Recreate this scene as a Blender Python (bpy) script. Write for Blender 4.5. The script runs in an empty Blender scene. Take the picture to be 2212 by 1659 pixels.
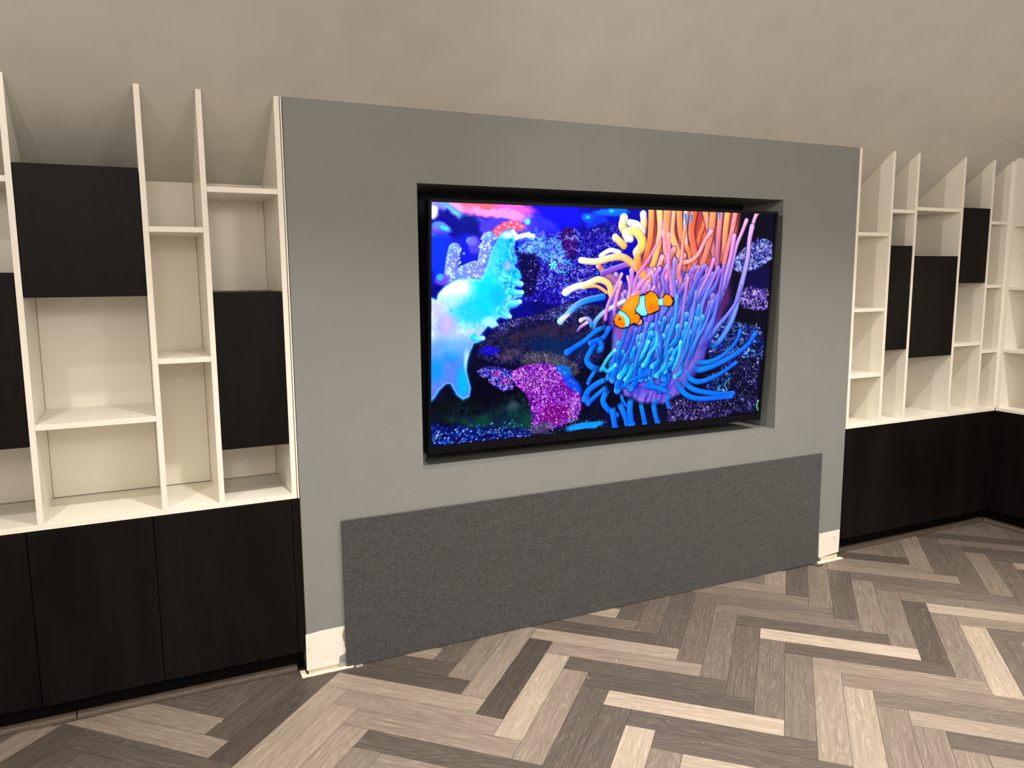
import bpy, bmesh, math, random
import numpy as np
from mathutils import Vector, Matrix

# ------------------------------------------------------------------ camera, world, lights, exposure
scene = bpy.context.scene
COL = scene.collection
cam_d = bpy.data.cameras.new('camera')
cam = bpy.data.objects.new('camera', cam_d)
COL.objects.link(cam)
cam_d.sensor_width = 36.0
cam_d.lens = 1692.1964 / 2212.0 * 36.0
cam_d.clip_start = 0.02
YAW, PITCH, ROLL = 0.44681, -0.13812, -0.00701
cy_, sy_, cp_, sp_ = math.cos(YAW), math.sin(YAW), math.cos(PITCH), math.sin(PITCH)
fw = Vector((sy_ * cp_, cy_ * cp_, sp_))
r0 = Vector((cy_, -sy_, 0.0))
u0 = r0.cross(fw)
rt = math.cos(ROLL) * r0 + math.sin(ROLL) * u0
up = -math.sin(ROLL) * r0 + math.cos(ROLL) * u0
cam.matrix_world = Matrix(((rt.x, up.x, -fw.x, -0.5084), (rt.y, up.y, -fw.y, -2.8923), (rt.z, up.z, -fw.z, 1.5154), (0, 0, 0, 1)))
scene.camera = cam

world = bpy.data.worlds.new('world')
scene.world = world
world.use_nodes = True
world.node_tree.nodes['Background'].inputs[0].default_value = (1.0, 0.86, 0.7, 1)
world.node_tree.nodes['Background'].inputs[1].default_value = 0.0

scene.view_settings.view_transform = 'Standard'
scene.view_settings.look = 'None'
scene.view_settings.gamma = 1.0
scene.view_settings.use_curve_mapping = False
scene.view_settings.exposure = 0.12
scene.cycles.max_bounces = 10
scene.cycles.diffuse_bounces = 7
scene.cycles.sample_clamp_indirect = 6.0

CEIL = 2.70            # flat part of the ceiling
LAMP = (1.0, 0.925, 0.825)


def downlight_or_fill(x, y, z, watts, ang=150, blend=0.6, rad=0.035, aim=None):
    l = bpy.data.lights.new('downlight_or_fill', 'SPOT')
    l.energy = watts
    l.color = LAMP
    l.spot_size = math.radians(ang)
    l.spot_blend = blend
    l.shadow_soft_size = rad
    o = bpy.data.objects.new('downlight_or_fill', l)
    o.location = (x, y, z)
    if aim:
        o.rotation_euler = (Vector(aim) - Vector((x, y, z))).to_track_quat('-Z', 'Y').to_euler()
    COL.objects.link(o)


downlight_or_fill(-1.12, -1.28, 2.42, 12, 179, 0.12, 0.02)         # bare drop lamp at the left end, spreads widest
downlight_or_fill(-1.08, -1.30, 2.36, 95, 40, 0.7, 0.02, (3.5, 0.1, 1.35))     # added spot, aimed to put light strips on the right hand shelving
downlight_or_fill(-1.12, -1.15, CEIL - 0.03, 98, 108, 1.0)
for lx, wt in ((0.08, 186), (1.28, 202), (2.48, 194), (3.60, 138)):     # recessed row over the wall units
    downlight_or_fill(lx, -1.15, CEIL - 0.03, wt, 106, 1.0)
for lx in (-1.4, 0.6, 2.6):                           # unseen row behind the camera, added as room fill
    downlight_or_fill(lx, -3.7, CEIL - 0.03, 35)
for lx in (-0.9, 1.1, 3.1):                           # added soft point lights behind the camera, fill for slope and shelving
    l = bpy.data.lights.new('soft_fill', 'POINT')
    l.energy = 46
    l.color = LAMP
    l.shadow_soft_size = 0.22
    o = bpy.data.objects.new('soft_fill', l)
    o.location = (lx, -3.5, 2.20)
    COL.objects.link(o)

# ------------------------------------------------------------------ measured room
D = 0.3406             # depth of the shelving
HT = 2.1349            # height where slope meets the wall front
SL = (2.1349 - 1.8707) / D
ZB = 0.700             # underside of the bottom board
T = 0.018
XM = 2.819             # right end of the feature wall
XL, XR, YB = -2.2, 4.40, -4.6


def slope_z(y):
    return HT - SL * y


# ------------------------------------------------------------------ materials
def mat(name):
    m = bpy.data.materials.new(name)
    m.use_nodes = True
    nt = m.node_tree
    b = nt.nodes['Principled BSDF']
    return m, nt, b


def nd(nt, t, **kw):
    n = nt.nodes.new(t)
    for k, v in kw.items():
        setattr(n, k, v)
    return n


def lk(nt, a, b):
    nt.links.new(a, b)


def ramp(nt, fac, stops):
    r = nd(nt, 'ShaderNodeValToRGB')
    e = r.color_ramp.elements
    while len(e) < len(stops):
        e.new(0.5)
    for i, (p, c) in enumerate(stops):
        e[i].position = p
        e[i].color = (*c, 1)
    lk(nt, fac, r.inputs[0])
    return r.outputs[0]


def noise(nt, scale, detail=3, rough=0.5, vec=None, stretch=None):
    n = nd(nt, 'ShaderNodeTexNoise')
    n.inputs['Scale'].default_value = scale
    n.inputs['Detail'].default_value = detail
    n.inputs['Roughness'].default_value = rough
    if vec is None:
        vec = nd(nt, 'ShaderNodeTexCoord').outputs['Object']
    if stretch:
        mp = nd(nt, 'ShaderNodeMapping')
        mp.inputs['Scale'].default_value = stretch
        lk(nt, vec, mp.inputs[0])
        vec = mp.outputs[0]
    lk(nt, vec, n.inputs['Vector'])
    return n.outputs['Fac']


def bump(nt, b, h, strength, dist=0.002):
    n = nd(nt, 'ShaderNodeBump')
    n.inputs['Strength'].default_value = strength
    n.inputs['Distance'].default_value = dist
    lk(nt, h, n.inputs['Height'])
    lk(nt, n.outputs[0], b.inputs['Normal'])


def flat(name, col, rough=0.5, metal=0.0, spec=0.5, bscale=0, bstr=0.2, var=0.04):
    m, nt, b = mat(name)
    f = noise(nt, 6.0)
    lo = tuple(c * (1 - var) for c in col)
    hi = tuple(min(1, c * (1 + var)) for c in col)
    lk(nt, ramp(nt, f, [(0.3, lo), (0.7, hi)]), b.inputs['Base Color'])
    b.inputs['Roughness'].default_value = rough
    b.inputs['Metallic'].default_value = metal
    b.inputs['Specular IOR Level'].default_value = spec
    if bscale:
        bump(nt, b, noise(nt, bscale, 2), bstr)
    return m


M_CEIL = flat('ceiling_paint', (0.53, 0.512, 0.478), 0.75, bscale=260, bstr=0.10)
M_WALL = flat('grey_wall_paint', (0.212, 0.2215, 0.2165), 0.62, bscale=240, bstr=0.12, var=0.02)
M_ROOM = flat('room_paint', (0.70, 0.67, 0.62), 0.8)
M_WHITE = flat('white_melamine', (0.855, 0.822, 0.745), 0.30, var=0.01)
M_EDGE = flat('raw_corner_edge', (0.82, 0.80, 0.74), 0.6)
M_KICK = flat('black_kick_board', (0.004, 0.0035, 0.0035), 0.7, spec=0.05)
M_BLACK = flat('black_plastic', (0.003, 0.003, 0.005), 0.35, spec=0.12)
M_BODY = flat('tv_back_plastic', (0.006, 0.006, 0.009), 0.55, spec=0.15)
M_PLASTER = flat('bare_plaster', (0.80, 0.77, 0.70), 0.85, bscale=90, bstr=0.35)
M_RAW = flat('raw_timber', (0.84, 0.76, 0.60), 0.8, bscale=120, bstr=0.4, var=0.15)
M_DARKGAP = flat('dark_gap', (0.035, 0.024, 0.017), 0.9, spec=0.1)
M_METAL = flat('galvanised_steel', (0.40, 0.41, 0.42), 0.45, metal=0.6)
M_CABLE = flat('black_cable', (0.008, 0.008, 0.009), 0.5)
M_TAPE = flat('grey_tape', (0.30, 0.30, 0.29), 0.6)
M_CHIP = flat('white_chip', (0.85, 0.84, 0.8), 0.7)


def dark_wood():
    m, nt, b = mat('dark_oak_veneer')
    f = noise(nt, 1.0, 5, 0.65, stretch=(170, 170, 5))
    g = noise(nt, 1.0, 3, 0.5, stretch=(6, 6, 1.2))
    mx = nd(nt, 'ShaderNodeMath', operation='MULTIPLY')
    lk(nt, f, mx.inputs[0])
    lk(nt, g, mx.inputs[1])
    lk(nt, ramp(nt, mx.outputs[0], [(0.12, (0.0025, 0.002, 0.002)), (0.45, (0.0085, 0.0068, 0.0063))]), b.inputs['Base Color'])
    b.inputs['Roughness'].default_value = 0.42
    b.inputs['Specular IOR Level'].default_value = 0.11
    bump(nt, b, f, 0.12, 0.001)
    return m


def fabric():
    m, nt, b = mat('charcoal_linen')
    a = noise(nt, 1.0, 2, 0.6, stretch=(700, 700, 45))
    c = noise(nt, 1.0, 2, 0.6, stretch=(45, 45, 700))
    ad = nd(nt, 'ShaderNodeMath', operation='ADD')
    lk(nt, a, ad.inputs[0])
    lk(nt, c, ad.inputs[1])
    lk(nt, ramp(nt, ad.outputs[0], [(0.40, (0.032, 0.032, 0.034)), (0.62, (0.073, 0.073, 0.075))]), b.inputs['Base Color'])
    nt.nodes[-1]
    b.inputs['Roughness'].default_value = 0.95
    b.inputs['Specular IOR Level'].default_value = 0.15
    b.inputs['Sheen Weight'].default_value = 0.2
    bump(nt, b, ad.outputs[0], 0.35, 0.001)
    # the sum of the two thread directions runs 0.6 to 1.4
    for n in nt.nodes:
        if n.type == 'VALTORGB':
            n.color_ramp.elements[0].position = 0.72
            n.color_ramp.elements[1].position = 1.10
            mm = nd(nt, 'ShaderNodeMath', operation='MULTIPLY')
            mm.inputs[1].default_value = 0.9
            lk(nt, ad.outputs[0], mm.inputs[0])
            lk(nt, mm.outputs[0], n.inputs[0])
            break
    return m


def planks():
    """limed oak planks: each plank's own tone is stored with the mesh, grain runs along its length"""
    m, nt, b = mat('limed_oak_planks')
    uv = nd(nt, 'ShaderNodeUVMap', uv_map='grain')
    tone = nd(nt, 'ShaderNodeAttribute', attribute_name='tone').outputs['Fac']
    base = ramp(nt, tone, [(0.0, (0.044, 0.036, 0.030)), (0.3, (0.090, 0.074, 0.063)), (0.6, (0.208, 0.171, 0.139)), (1.0, (0.41, 0.342, 0.272))])
    # cathedral figure: bands bent by a slow noise
    w = nd(nt, 'ShaderNodeTexNoise')
    w.inputs['Scale'].default_value = 1.0
    w.inputs['Detail'].default_value = 1.5
    mp = nd(nt, 'ShaderNodeMapping')
    mp.inputs['Scale'].default_value = (1.7, 11.0, 1)
    lk(nt, uv.outputs[0], mp.inputs[0])
    lk(nt, mp.outputs[0], w.inputs['Vector'])
    mul = nd(nt, 'ShaderNodeMath', operation='MULTIPLY')
    mul.inputs[1].default_value = 120.0
    lk(nt, w.outputs['Fac'], mul.inputs[0])
    sn = nd(nt, 'ShaderNodeMath', operation='SINE')
    lk(nt, mul.outputs[0], sn.inputs[0])
    fine = noise(nt, 1.0, 4, 0.7, uv.outputs[0], (9, 300, 1))
    med = noise(nt, 1.0, 3, 0.6, uv.outputs[0], (3.0, 60, 1))
    # light limed lines
    a1 = nd(nt, 'ShaderNodeMath', operation='MULTIPLY_ADD')
    a1.inputs[1].default_value = 0.06
    a1.inputs[2].default_value = -0.01
    lk(nt, sn.outputs[0], a1.inputs[0])
    a2 = nd(nt, 'ShaderNodeMath', operation='ADD')
    lk(nt, fine, a2.inputs[0])
    lk(nt, a1.outputs[0], a2.inputs[1])
    lines = ramp(nt, a2.outputs[0], [(0.32, (0.80, 0.80, 0.80)), (0.50, (1, 1, 1)), (0.57, (1.18, 1.18, 1.18)), (0.68, (1.85, 1.85, 1.85))])
    lines2 = ramp(nt, med, [(0.3, (0.84, 0.83, 0.82)), (0.7, (1.14, 1.15, 1.16))])
    m1 = nd(nt, 'ShaderNodeMix', data_type='RGBA', blend_type='MULTIPLY')
    inv = nd(nt, 'ShaderNodeMath', operation='MULTIPLY_ADD')
    inv.inputs[1].default_value = -0.62
    inv.inputs[2].default_value = 1.05
    inv.use_clamp = True
    lk(nt, tone, inv.inputs[0])
    lk(nt, inv.outputs[0], m1.inputs[0])
    lk(nt, base, m1.inputs[6])
    lk(nt, lines, m1.inputs[7])
    m2 = nd(nt, 'ShaderNodeMix', data_type='RGBA', blend_type='MULTIPLY')
    m2.inputs[0].default_value = 1.0
    lk(nt, m1.outputs[2], m2.inputs[6])
    lk(nt, lines2, m2.inputs[7])
    lk(nt, m2.outputs[2], b.inputs['Base Color'])
    b.inputs['Roughness'].default_value = 0.48
    b.inputs['Specular IOR Level'].default_value = 0.4
    bump(nt, b, a2.outputs[0], 0.08, 0.001)
    return m


M_DARK = dark_wood()
M_FABRIC = fabric()
M_PLANK = planks()


# ------------------------------------------------------------------ mesh helpers
def obj(name, bm, m, parent=None):
    me = bpy.data.meshes.new(name)
    bmesh.ops.recalc_face_normals(bm, faces=bm.faces)
    bm.to_mesh(me)
    bm.free()
    me.materials.append(m)
    o = bpy.data.objects.new(name, me)
    COL.objects.link(o)
    if parent:
        o.parent = parent
        o.matrix_parent_inverse = Matrix.Translation(-Vector(parent.location)) if parent.rotation_euler.z == 0 else parent.matrix_basis.inverted()
    return o


def add_box(bm, x0, x1, y0, y1, z0, z1, bev=0.0, seg=1):
    vs = [bm.verts.new((x, y, z)) for x in (x0, x1) for y in (y0, y1) for z in (z0, z1)]
    fs = [(0, 1, 3, 2), (4, 6, 7, 5), (0, 4, 5, 1), (2, 3, 7, 6), (0, 2, 6, 4), (1, 5, 7, 3)]
    faces = [bm.faces.new([vs[i] for i in f]) for f in fs]
    if bev:
        es = list({e for f in faces for e in f.edges})
        bmesh.ops.bevel(bm, geom=es, offset=bev, segments=seg, affect='EDGES', profile=0.5)


def box(name, x0, x1, y0, y1, z0, z1, m, parent=None, bev=0.0, seg=1):
    bm = bmesh.new()
    add_box(bm, x0, x1, y0, y1, z0, z1, bev, seg)
    return obj(name, bm, m, parent)


def prism(name, pts, axis, a0, a1, m, parent=None):
    """polygon extruded along an axis: pts are the two other coordinates in order"""
    bm = bmesh.new()
    add_prism(bm, pts, axis, a0, a1)
    return obj(name, bm, m, parent)


def add_prism(bm, pts, axis, a0, a1):
    def P(p, a):
        return {'x': (a, p[0], p[1]), 'y': (p[0], a, p[1]), 'z': (p[0], p[1], a)}[axis]
    v0 = [bm.verts.new(P(p, a0)) for p in pts]
    v1 = [bm.verts.new(P(p, a1)) for p in pts]
    bm.faces.new(v0)
    bm.faces.new(v1[::-1])
    n = len(pts)
    for i in range(n):
        bm.faces.new((v0[i], v0[(i + 1) % n], v1[(i + 1) % n], v1[i]))


def thing(name, label, cat, loc=(0, 0, 0), group=None):
    o = bpy.data.objects.new(name, None)
    o.empty_display_size = 0.05
    o.location = loc
    COL.objects.link(o)
    tag(o, label, cat, group)
    return o


def tag(o, label, cat, group=None):
    o['label'] = label
    o['category'] = cat
    if group:
        o['group'] = group
    return o


def structure(o, label=None):
    o['kind'] = 'structure'
    if label:
        o['label'] = label
    return o


# ------------------------------------------------------------------ room shell
TONES = {'H': {
    -1: {-9: .3, -8: .6, -7: .6, -6: .25, -5: .3},
    0: {-3: .6, -2: .2, -1: .15, 0: .68, 1: .6, 2: .58, 3: .25, 4: .55},
    1: {3: .75, 4: .4, 5: .2, 6: .7, 7: .6, 8: .25, 9: .2, 10: .85, 11: .28, 12: .3, 13: .8},
    2: {9: .4, 10: .55, 11: .45, 12: .38, 13: .42, 14: .25, 15: .9, 16: .25, 17: .58, 18: .5, 19: .4, 20: .68, 21: .3, 22: .6},
    3: {15: .45, 16: .18, 17: .5, 18: .55, 19: .35, 20: .38, 21: .45, 22: .82, 23: .55, 24: .35, 25: .6},
    4: {21: .4, 22: .4, 23: .2, 24: .42, 25: .25, 26: .3, 27: .65}}, 'V': {
    -2: {-9: .3, -8: .58, -7: .2, -6: .22},
    -1: {-4: .3, -3: .3, -2: .22, -1: .12, 0: .68, 1: .7, 2: .65, 3: .5},
    0: {2: .2, 3: .3, 4: .5, 5: .6, 6: .1, 7: .8, 8: .58, 9: .28, 10: .3, 11: .86, 12: .5},
    1: {8: .25, 9: .25, 10: .35, 11: .28, 12: .35, 13: .4, 14: .33, 15: .38, 16: .42, 17: .65, 18: .74, 19: .5, 20: .5, 21: .55},
    2: {14: .6, 15: .62, 16: .3, 17: .45, 18: .28, 19: .5, 20: .45, 21: .2, 22: .48, 23: .82, 24: .35},
    3: {20: .4, 21: .4, 22: .55, 23: .32, 24: .33, 25: .5, 26: .35, 27: .3},
    4: {26: .35, 27: .4, 28: .35}}}


def build_floor():
    w, th, ox, oy = 0.1016, -0.7852, 0.0399, -0.1052
    c, s = math.cos(th), math.sin(th)
    rng = random.Random(5)
    verts, faces, uvs, tones = [], [], [], []

    def P(a, b):
        return (ox + (a * c - b * s) * w, oy + (a * s + b * c) * w)

    g = 0.0065
    for kind in 'HV':
        for m in range(-9, 9):
            for a0 in range(-90, 120):
                b0 = 12 * m + (0 if kind == 'H' else 6) - a0
                A, B = (6, 1) if kind == 'H' else (1, 6)
                cx, cy = P(a0 + A / 2, b0 + B / 2)
                if not (XL - .3 < cx < XR + .3 and YB - .3 < cy < 0.45):
                    continue
                q = [P(a0 + g, b0 + g), P(a0 + A - g, b0 + g), P(a0 + A - g, b0 + B - g), P(a0 + g, b0 + B - g)]
                k = len(verts)
                verts += [(x, y, 0.0) for x, y in q]
                faces.append((k, k + 1, k + 2, k + 3))
                u, v = rng.uniform(0, 40), rng.uniform(0, 40)
                L, W_ = 6 * w, w
                uvs += [(u, v), (u + L, v), (u + L, v + W_), (u, v + W_)] if kind == 'H' else [(u, v), (u, v + W_), (u + L, v + W_), (u + L, v)]
                t = TONES[kind].get(m, {}).get(a0)
                tones.append(rng.choice((.15, .25, .3, .4, .5, .6, .7)) if t is None else t)
    n_pl = len(faces)
    k = len(verts)
    verts += [(XL - .1, YB - .1, -0.0006), (XR + .1, YB - .1, -0.0006), (XR + .1, .36, -0.0006), (XL - .1, .36, -0.0006),
              (XL - .1, YB - .1, -0.05), (XR + .1, YB - .1, -0.05), (XR + .1, .36, -0.05), (XL - .1, .36, -0.05)]
    for f in ((0, 1, 2, 3), (7, 6, 5, 4), (0, 4, 5, 1), (1, 5, 6, 2), (2, 6, 7, 3), (3, 7, 4, 0)):
        faces.append(tuple(k + i for i in f))
        tones.append(0)
        uvs += [(0, 0)] * 4
    me = bpy.data.meshes.new('floor')
    me.from_pydata(verts, [], faces)
    ul = me.uv_layers.new(name='grain')
    ul.data.foreach_set('uv', [x for p in uvs for x in p])
    at = me.attributes.new('tone', 'FLOAT', 'FACE')
    at.data.foreach_set('value', tones)
    me.materials.append(M_PLANK)
    me.materials.append(M_DARKGAP)
    me.polygons.foreach_set('material_index', [0] * n_pl + [1] * 6)
    # clip to the room
    o = bpy.data.objects.new('floor', me)
    bm = bmesh.new()
    bm.from_mesh(me)
    for co, no in (((XL - .1, 0, 0), (-1, 0, 0)), ((XR + .1, 0, 0), (1, 0, 0)), ((0, YB - .1, 0), (0, -1, 0)), ((0, .36, 0), (0, 1, 0))):
        bmesh.ops.bisect_plane(bm, geom=bm.verts[:] + bm.edges[:] + bm.faces[:], plane_co=co, plane_no=no, clear_outer=True)
    bm.to_mesh(me)
    bm.free()
    COL.objects.link(o)
    structure(o)


build_floor()

YK = 0.352
yf = (HT - CEIL) / SL
prism('ceiling', [(YK + .1, slope_z(YK + .1)), (yf, CEIL), (YB - .1, CEIL), (YB - .1, CEIL + .1), (yf - .06, CEIL + .1), (YK + .1, slope_z(YK + .1) + .14)], 'x', XL - .1, XR + .1, M_CEIL)['kind'] = 'structure'
structure(box('wall_front', XL - .1, XR + .1, YK, YK + .1, 0, slope_z(YK) + 0.002, M_ROOM))
structure(box('wall_left', XL - .1, XL, YB - .1, YK, 0, CEIL + .05, M_ROOM))
structure(box('wall_right', XR, XR + .1, YB - .1, YK, 0, CEIL + .05, M_ROOM))
structure(box('wall_back', XL, XR, YB - .1, YB, 0, CEIL + .05, M_ROOM))

# grey feature wall with the television niche
NX0, NX1, NZ0, NZ1, ND = 0.4844, 2.3256, 0.7481, 1.8627, 0.29
bm = bmesh.new()
HZ = 0.012
top = [(0.0, HT + .0015), (0.33, slope_z(.33))]
add_prism(bm, [(0, 0.03), (0, HT), (.335, slope_z(.335)), (.335, 0.03)], 'x', 0.0, NX0, )
add_prism(bm, [(0, 0.03), (0, HT), (.335, slope_z(.335)), (.335, 0.03)], 'x', NX1, XM)
add_prism(bm, [(0, NZ1), (0, HT), (.335, slope_z(.335)), (.335, NZ1)], 'x', NX0, NX1)
add_box(bm, NX0, NX1, 0, .335, 0.03, NZ0)
add_box(bm, NX0, NX1, ND, .335, NZ0, NZ1)
wall_c = structure(obj('wall_center', bm, M_WALL), 'grey painted feature wall with a deep niche around the television')
M_NICHE = flat('dark_niche_back', (0.012, 0.015, 0.026), 0.7, spec=0.2)  # niche back coloured darker and bluer than the grey wall
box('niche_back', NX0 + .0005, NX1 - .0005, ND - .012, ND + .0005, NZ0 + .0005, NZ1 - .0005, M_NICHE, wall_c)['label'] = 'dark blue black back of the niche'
# bare plaster where the skirting board used to be, left and right of the fabric panel
prism('plaster_patch', [(-.0027, .1626), (.02, .1629), (.05, .1668), (.10, .1672), (.145, .1675), (.1485, .1647), (.1455, .158), (.136, .1328), (.1385, .118), (.1402, .106), (.1455, .098), (.1440, .085), (.1513, .071), (.1485, .060), (.1390, .053), (.1226, .0471), (.1203, .0190), (.06, .0185), (-.0040, .0184)], 'y', -.0014, .0005, M_PLASTER, wall_c)['label'] = 'bare cream plaster with a torn right edge'
prism('plaster_patch', [(2.6655, .1538), (2.74, .1542), (2.8161, .1556), (2.8150, .10), (2.8128, .0301), (2.76, .027), (2.70, .023), (2.6698, .0196)], 'y', -.0014, .0005, M_PLASTER, wall_c)['label'] = 'bare cream plaster with scratches'
bead = box('corner_bead', .1195, .1510, -.0008, .0005, .006, .160, M_METAL, wall_c)
bm = bmesh.new()
bmesh.ops.create_cone(bm, cap_ends=True, segments=12, radius1=.0022, radius2=.0022, depth=.002, matrix=Matrix.Translation((.1384, -.0015, .0293)) @ Matrix.Rotation(math.pi / 2, 4, 'X'))
obj('screw', bm, M_DARKGAP, bead)
for x0, x1, z0, z1, tilt in ((2.69, 2.70, .105, .107, .3), (2.765, 2.79, .118, .1205, .2), (2.775, 2.80, .104, .106, -.1), (2.777, 2.788, .088, .0895, .1), (.012, .017, .120, .1215, .8), (.006, .010, .098, .102, .2)):
    bm = bmesh.new()
    add_box(bm, x0, x1, -.0017, -.0012, z0, z1)
    bmesh.ops.rotate(bm, verts=bm.verts, cent=((x0 + x1) / 2, 0, z0), matrix=Matrix.Rotation(tilt, 3, 'Y'))
    obj('scratch', bm, M_TAPE, wall_c)
box('sill_plate', .004, .150, .004, .05, .0, .0178, M_RAW, wall_c)
box('sill_plate', 2.69, 2.812, .004, .05, .0, .0185, M_RAW, wall_c)
box('shadow_gap', -.004, XM, .05, .06, .0, .03, M_DARKGAP, wall_c)


def strip(x0, x1, y0, y1, label, seed):
    rng = random.Random(seed)
    n = 14
    f = [(x0 + (x1 - x0) * i / n, y0 + rng.uniform(-.0012, .0012)) for i in range(n + 1)]
    b = [(x0 + (x1 - x0) * i / n, y1 + rng.uniform(-.0012, .0012)) for i in range(n, -1, -1)]
    tag(prism('timber_strip', f + b, 'z', .0002, .0040, M_RAW), label, 'wood strip')


strip(-.0250, .1734, -.0200, -.0030, 'pale raw timber strip on the floor at the left foot of the grey wall', 1)
tag(prism('timber_offcut', [(-.0250, -.0020), (-.0040, -.0020), (-.0045, .012), (-.0040, .0380), (-.0240, .0400)], 'z', .0002, .0030, M_RAW), 'short pale raw timber offcut between the dark plinth and the left wooden strip', 'wood piece')
strip(2.6465, 2.8210, -.0290, -.0060, 'pale raw timber strip on the floor at the right foot of the grey wall', 2)

# narrow white edging between the shelving and the grey wall
structure(box('trim_1', -.0078, -.0030, -.0015, .33, ZB, HT - .002, M_EDGE))
structure(box('trim_2', -.0025, -.0002, .004, .33, .10, HT - .002, M_DARKGAP))


# ------------------------------------------------------------------ open white shelving
def board_divider(x, parent):
    """upright whose top is cut to the slope"""
    bm = bmesh.new()
    add_prism(bm, [(0.0, ZB + T), (D, ZB + T), (D, slope_z(D) - .001), (0.0, HT - .001)], 'x', x, x + T)
    return obj('divider', bm, M_WHITE, parent)


def unit(name_label, xs, shelves, x_start, x_end, back_gaps=True):
    t = thing('shelving_unit', name_label, 'shelving', ((x_start + x_end) / 2, D / 2, ZB))
    box('bottom_board', x_start, x_end, 0.0, D, ZB, ZB + T, M_WHITE, t, .0006)
    for x in xs:
        board_divider(x, t)
    for i, zs in enumerate(shelves):
        for z in zs:
            box('shelf', xs[i] + T + .0003, xs[i + 1] - .0003, 0.001, D, z - T, z, M_WHITE, t, .0006)
        box('back_panel', xs[i] + T + .0012, xs[i + 1] - .0012, D + .0008, D + .006, ZB + T + .003, slope_z(D) - .004, M_WHITE, t)
    return t


LX = [-1.42, -.8397, -.4667, -.2805, -.0288]
unit('open white shelving over dark cabinets left of the grey television wall', LX,
     [[1.829], [1.0475], [1.684, 1.2425], [1.820]], -1.42, -.0108)
RX = [2.8210, 3.0645, 3.2508, 3.6236, 3.8735, 4.0340]
unit('open white shelving over dark cabinets right of the grey television wall', RX,
     [[1.721, 1.3305, .984], [1.842], [1.859], [1.115], [1.800, 1.4418, 1.066]], 2.8205, 4.0520)

t = thing('shelving_unit', 'open white shelving turning the corner at the far right edge', 'shelving', (4.22, -.5, ZB))
XC = 4.0525
X2 = 4.390
box('bottom_board', XC, X2, -1.10, -.0040, ZB, ZB + T, M_WHITE, t, .0006)
YD = [-.0226, -.48, -1.10]
for y in YD:
    bm = bmesh.new()
    yt = y + T if y < -.1 else .012
    add_prism(bm, [(y, ZB + T), (yt, ZB + T), (yt, min(slope_z(yt), CEIL) - .001), (y, min(slope_z(y), CEIL) - .001)], 'x', XC, X2)
    obj('divider', bm, M_WHITE, t)
for i, zs in enumerate(([1.788, 1.4285, 1.066], [1.9, 1.2])):
    for z in zs:
        box('shelf', XC + .001, X2, YD[i + 1] + T + .0003, YD[i] - .0003, z - T, z, M_WHITE, t, .0006)
    box('back_panel', X2 + .0008, X2 + .006, YD[i + 1] + T + .001, YD[i] - .001, ZB + T + .003, 2.10, M_WHITE, t)


# dark closed boxes between the uprights
def wall_cabinet(x0, x1, z0, z1, label):
    t = thing('wall_cabinet', label, 'cabinet', ((x0 + x1) / 2, D / 2, z0), 'dark closed boxes set into the white shelving')
    top_y = D
    if z1 > slope_z(D) - .01:
        # top back corner follows the slope
        prism('body', [(.019, z0), (D - .002, z0), (D - .002, slope_z(D - .002) - .012), ((HT - z1) / SL - .012 if (HT - z1) / SL < D else D - .002, z1), (.019, z1)], 'x', x0 + .0015, x1 - .0015, M_DARK, t)
    else:
        box('body', x0 + .0015, x1 - .0015, .019, D - .002, z0, z1, M_DARK, t)
    box('door', x0 + .002, x1 - .002, -.0006, .018, z0 + .0005, z1 - .0005, M_DARK, t, .0012)


wall_cabinet(LX[0] + T, LX[1], .978, 1.534, 'dark wood cabinet cut off by the left edge of the photo')
wall_cabinet(LX[1] + T, LX[2], 1.4545, 1.8700, 'wide dark wood cabinet high on the left, right under the sloped ceiling')
wall_cabinet(LX[3] + T, LX[4], .908, 1.4632, 'tall narrow dark wood cabinet directly left of the grey television wall')
wall_cabinet(RX[1] + T, RX[2], 1.1025, 1.6552, 'narrowest dark wood cabinet, first one right of the grey television wall')
wall_cabinet(RX[2] + T, RX[3], 1.0520, 1.6025, 'wide dark wood cabinet in the middle of the right shelving')
wall_cabinet(RX[3] + T, RX[4], 1.4525, 1.8670, 'dark wood cabinet under the slope, nearest the right corner')


# ------------------------------------------------------------------ base cabinets
ZD0, ZD1 = .0965, .6975


def base_cabinet(x0, x1, label, ajar=0.0, group='dark base cabinets under the white shelving'):
    t = thing('base_cabinet', label, 'cabinet', ((x0 + x1) / 2, .17, 0), group)
    box('body', x0 + .001, x1 - .001, .021, D, ZD0 + .003, ZB - .001, M_KICK, t)
    bm = bmesh.new()
    add_box(bm, x0 + .0012, x1 - .0012, .0005, .0185, ZD0, ZD1 - .0015, .001)
    if ajar:
        bmesh.ops.rotate(bm, verts=bm.verts, cent=(x1, .0185, 0), matrix=Matrix.Rotation(ajar, 3, 'Z'))
    obj('door', bm, M_DARK, t)
    return t


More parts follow.
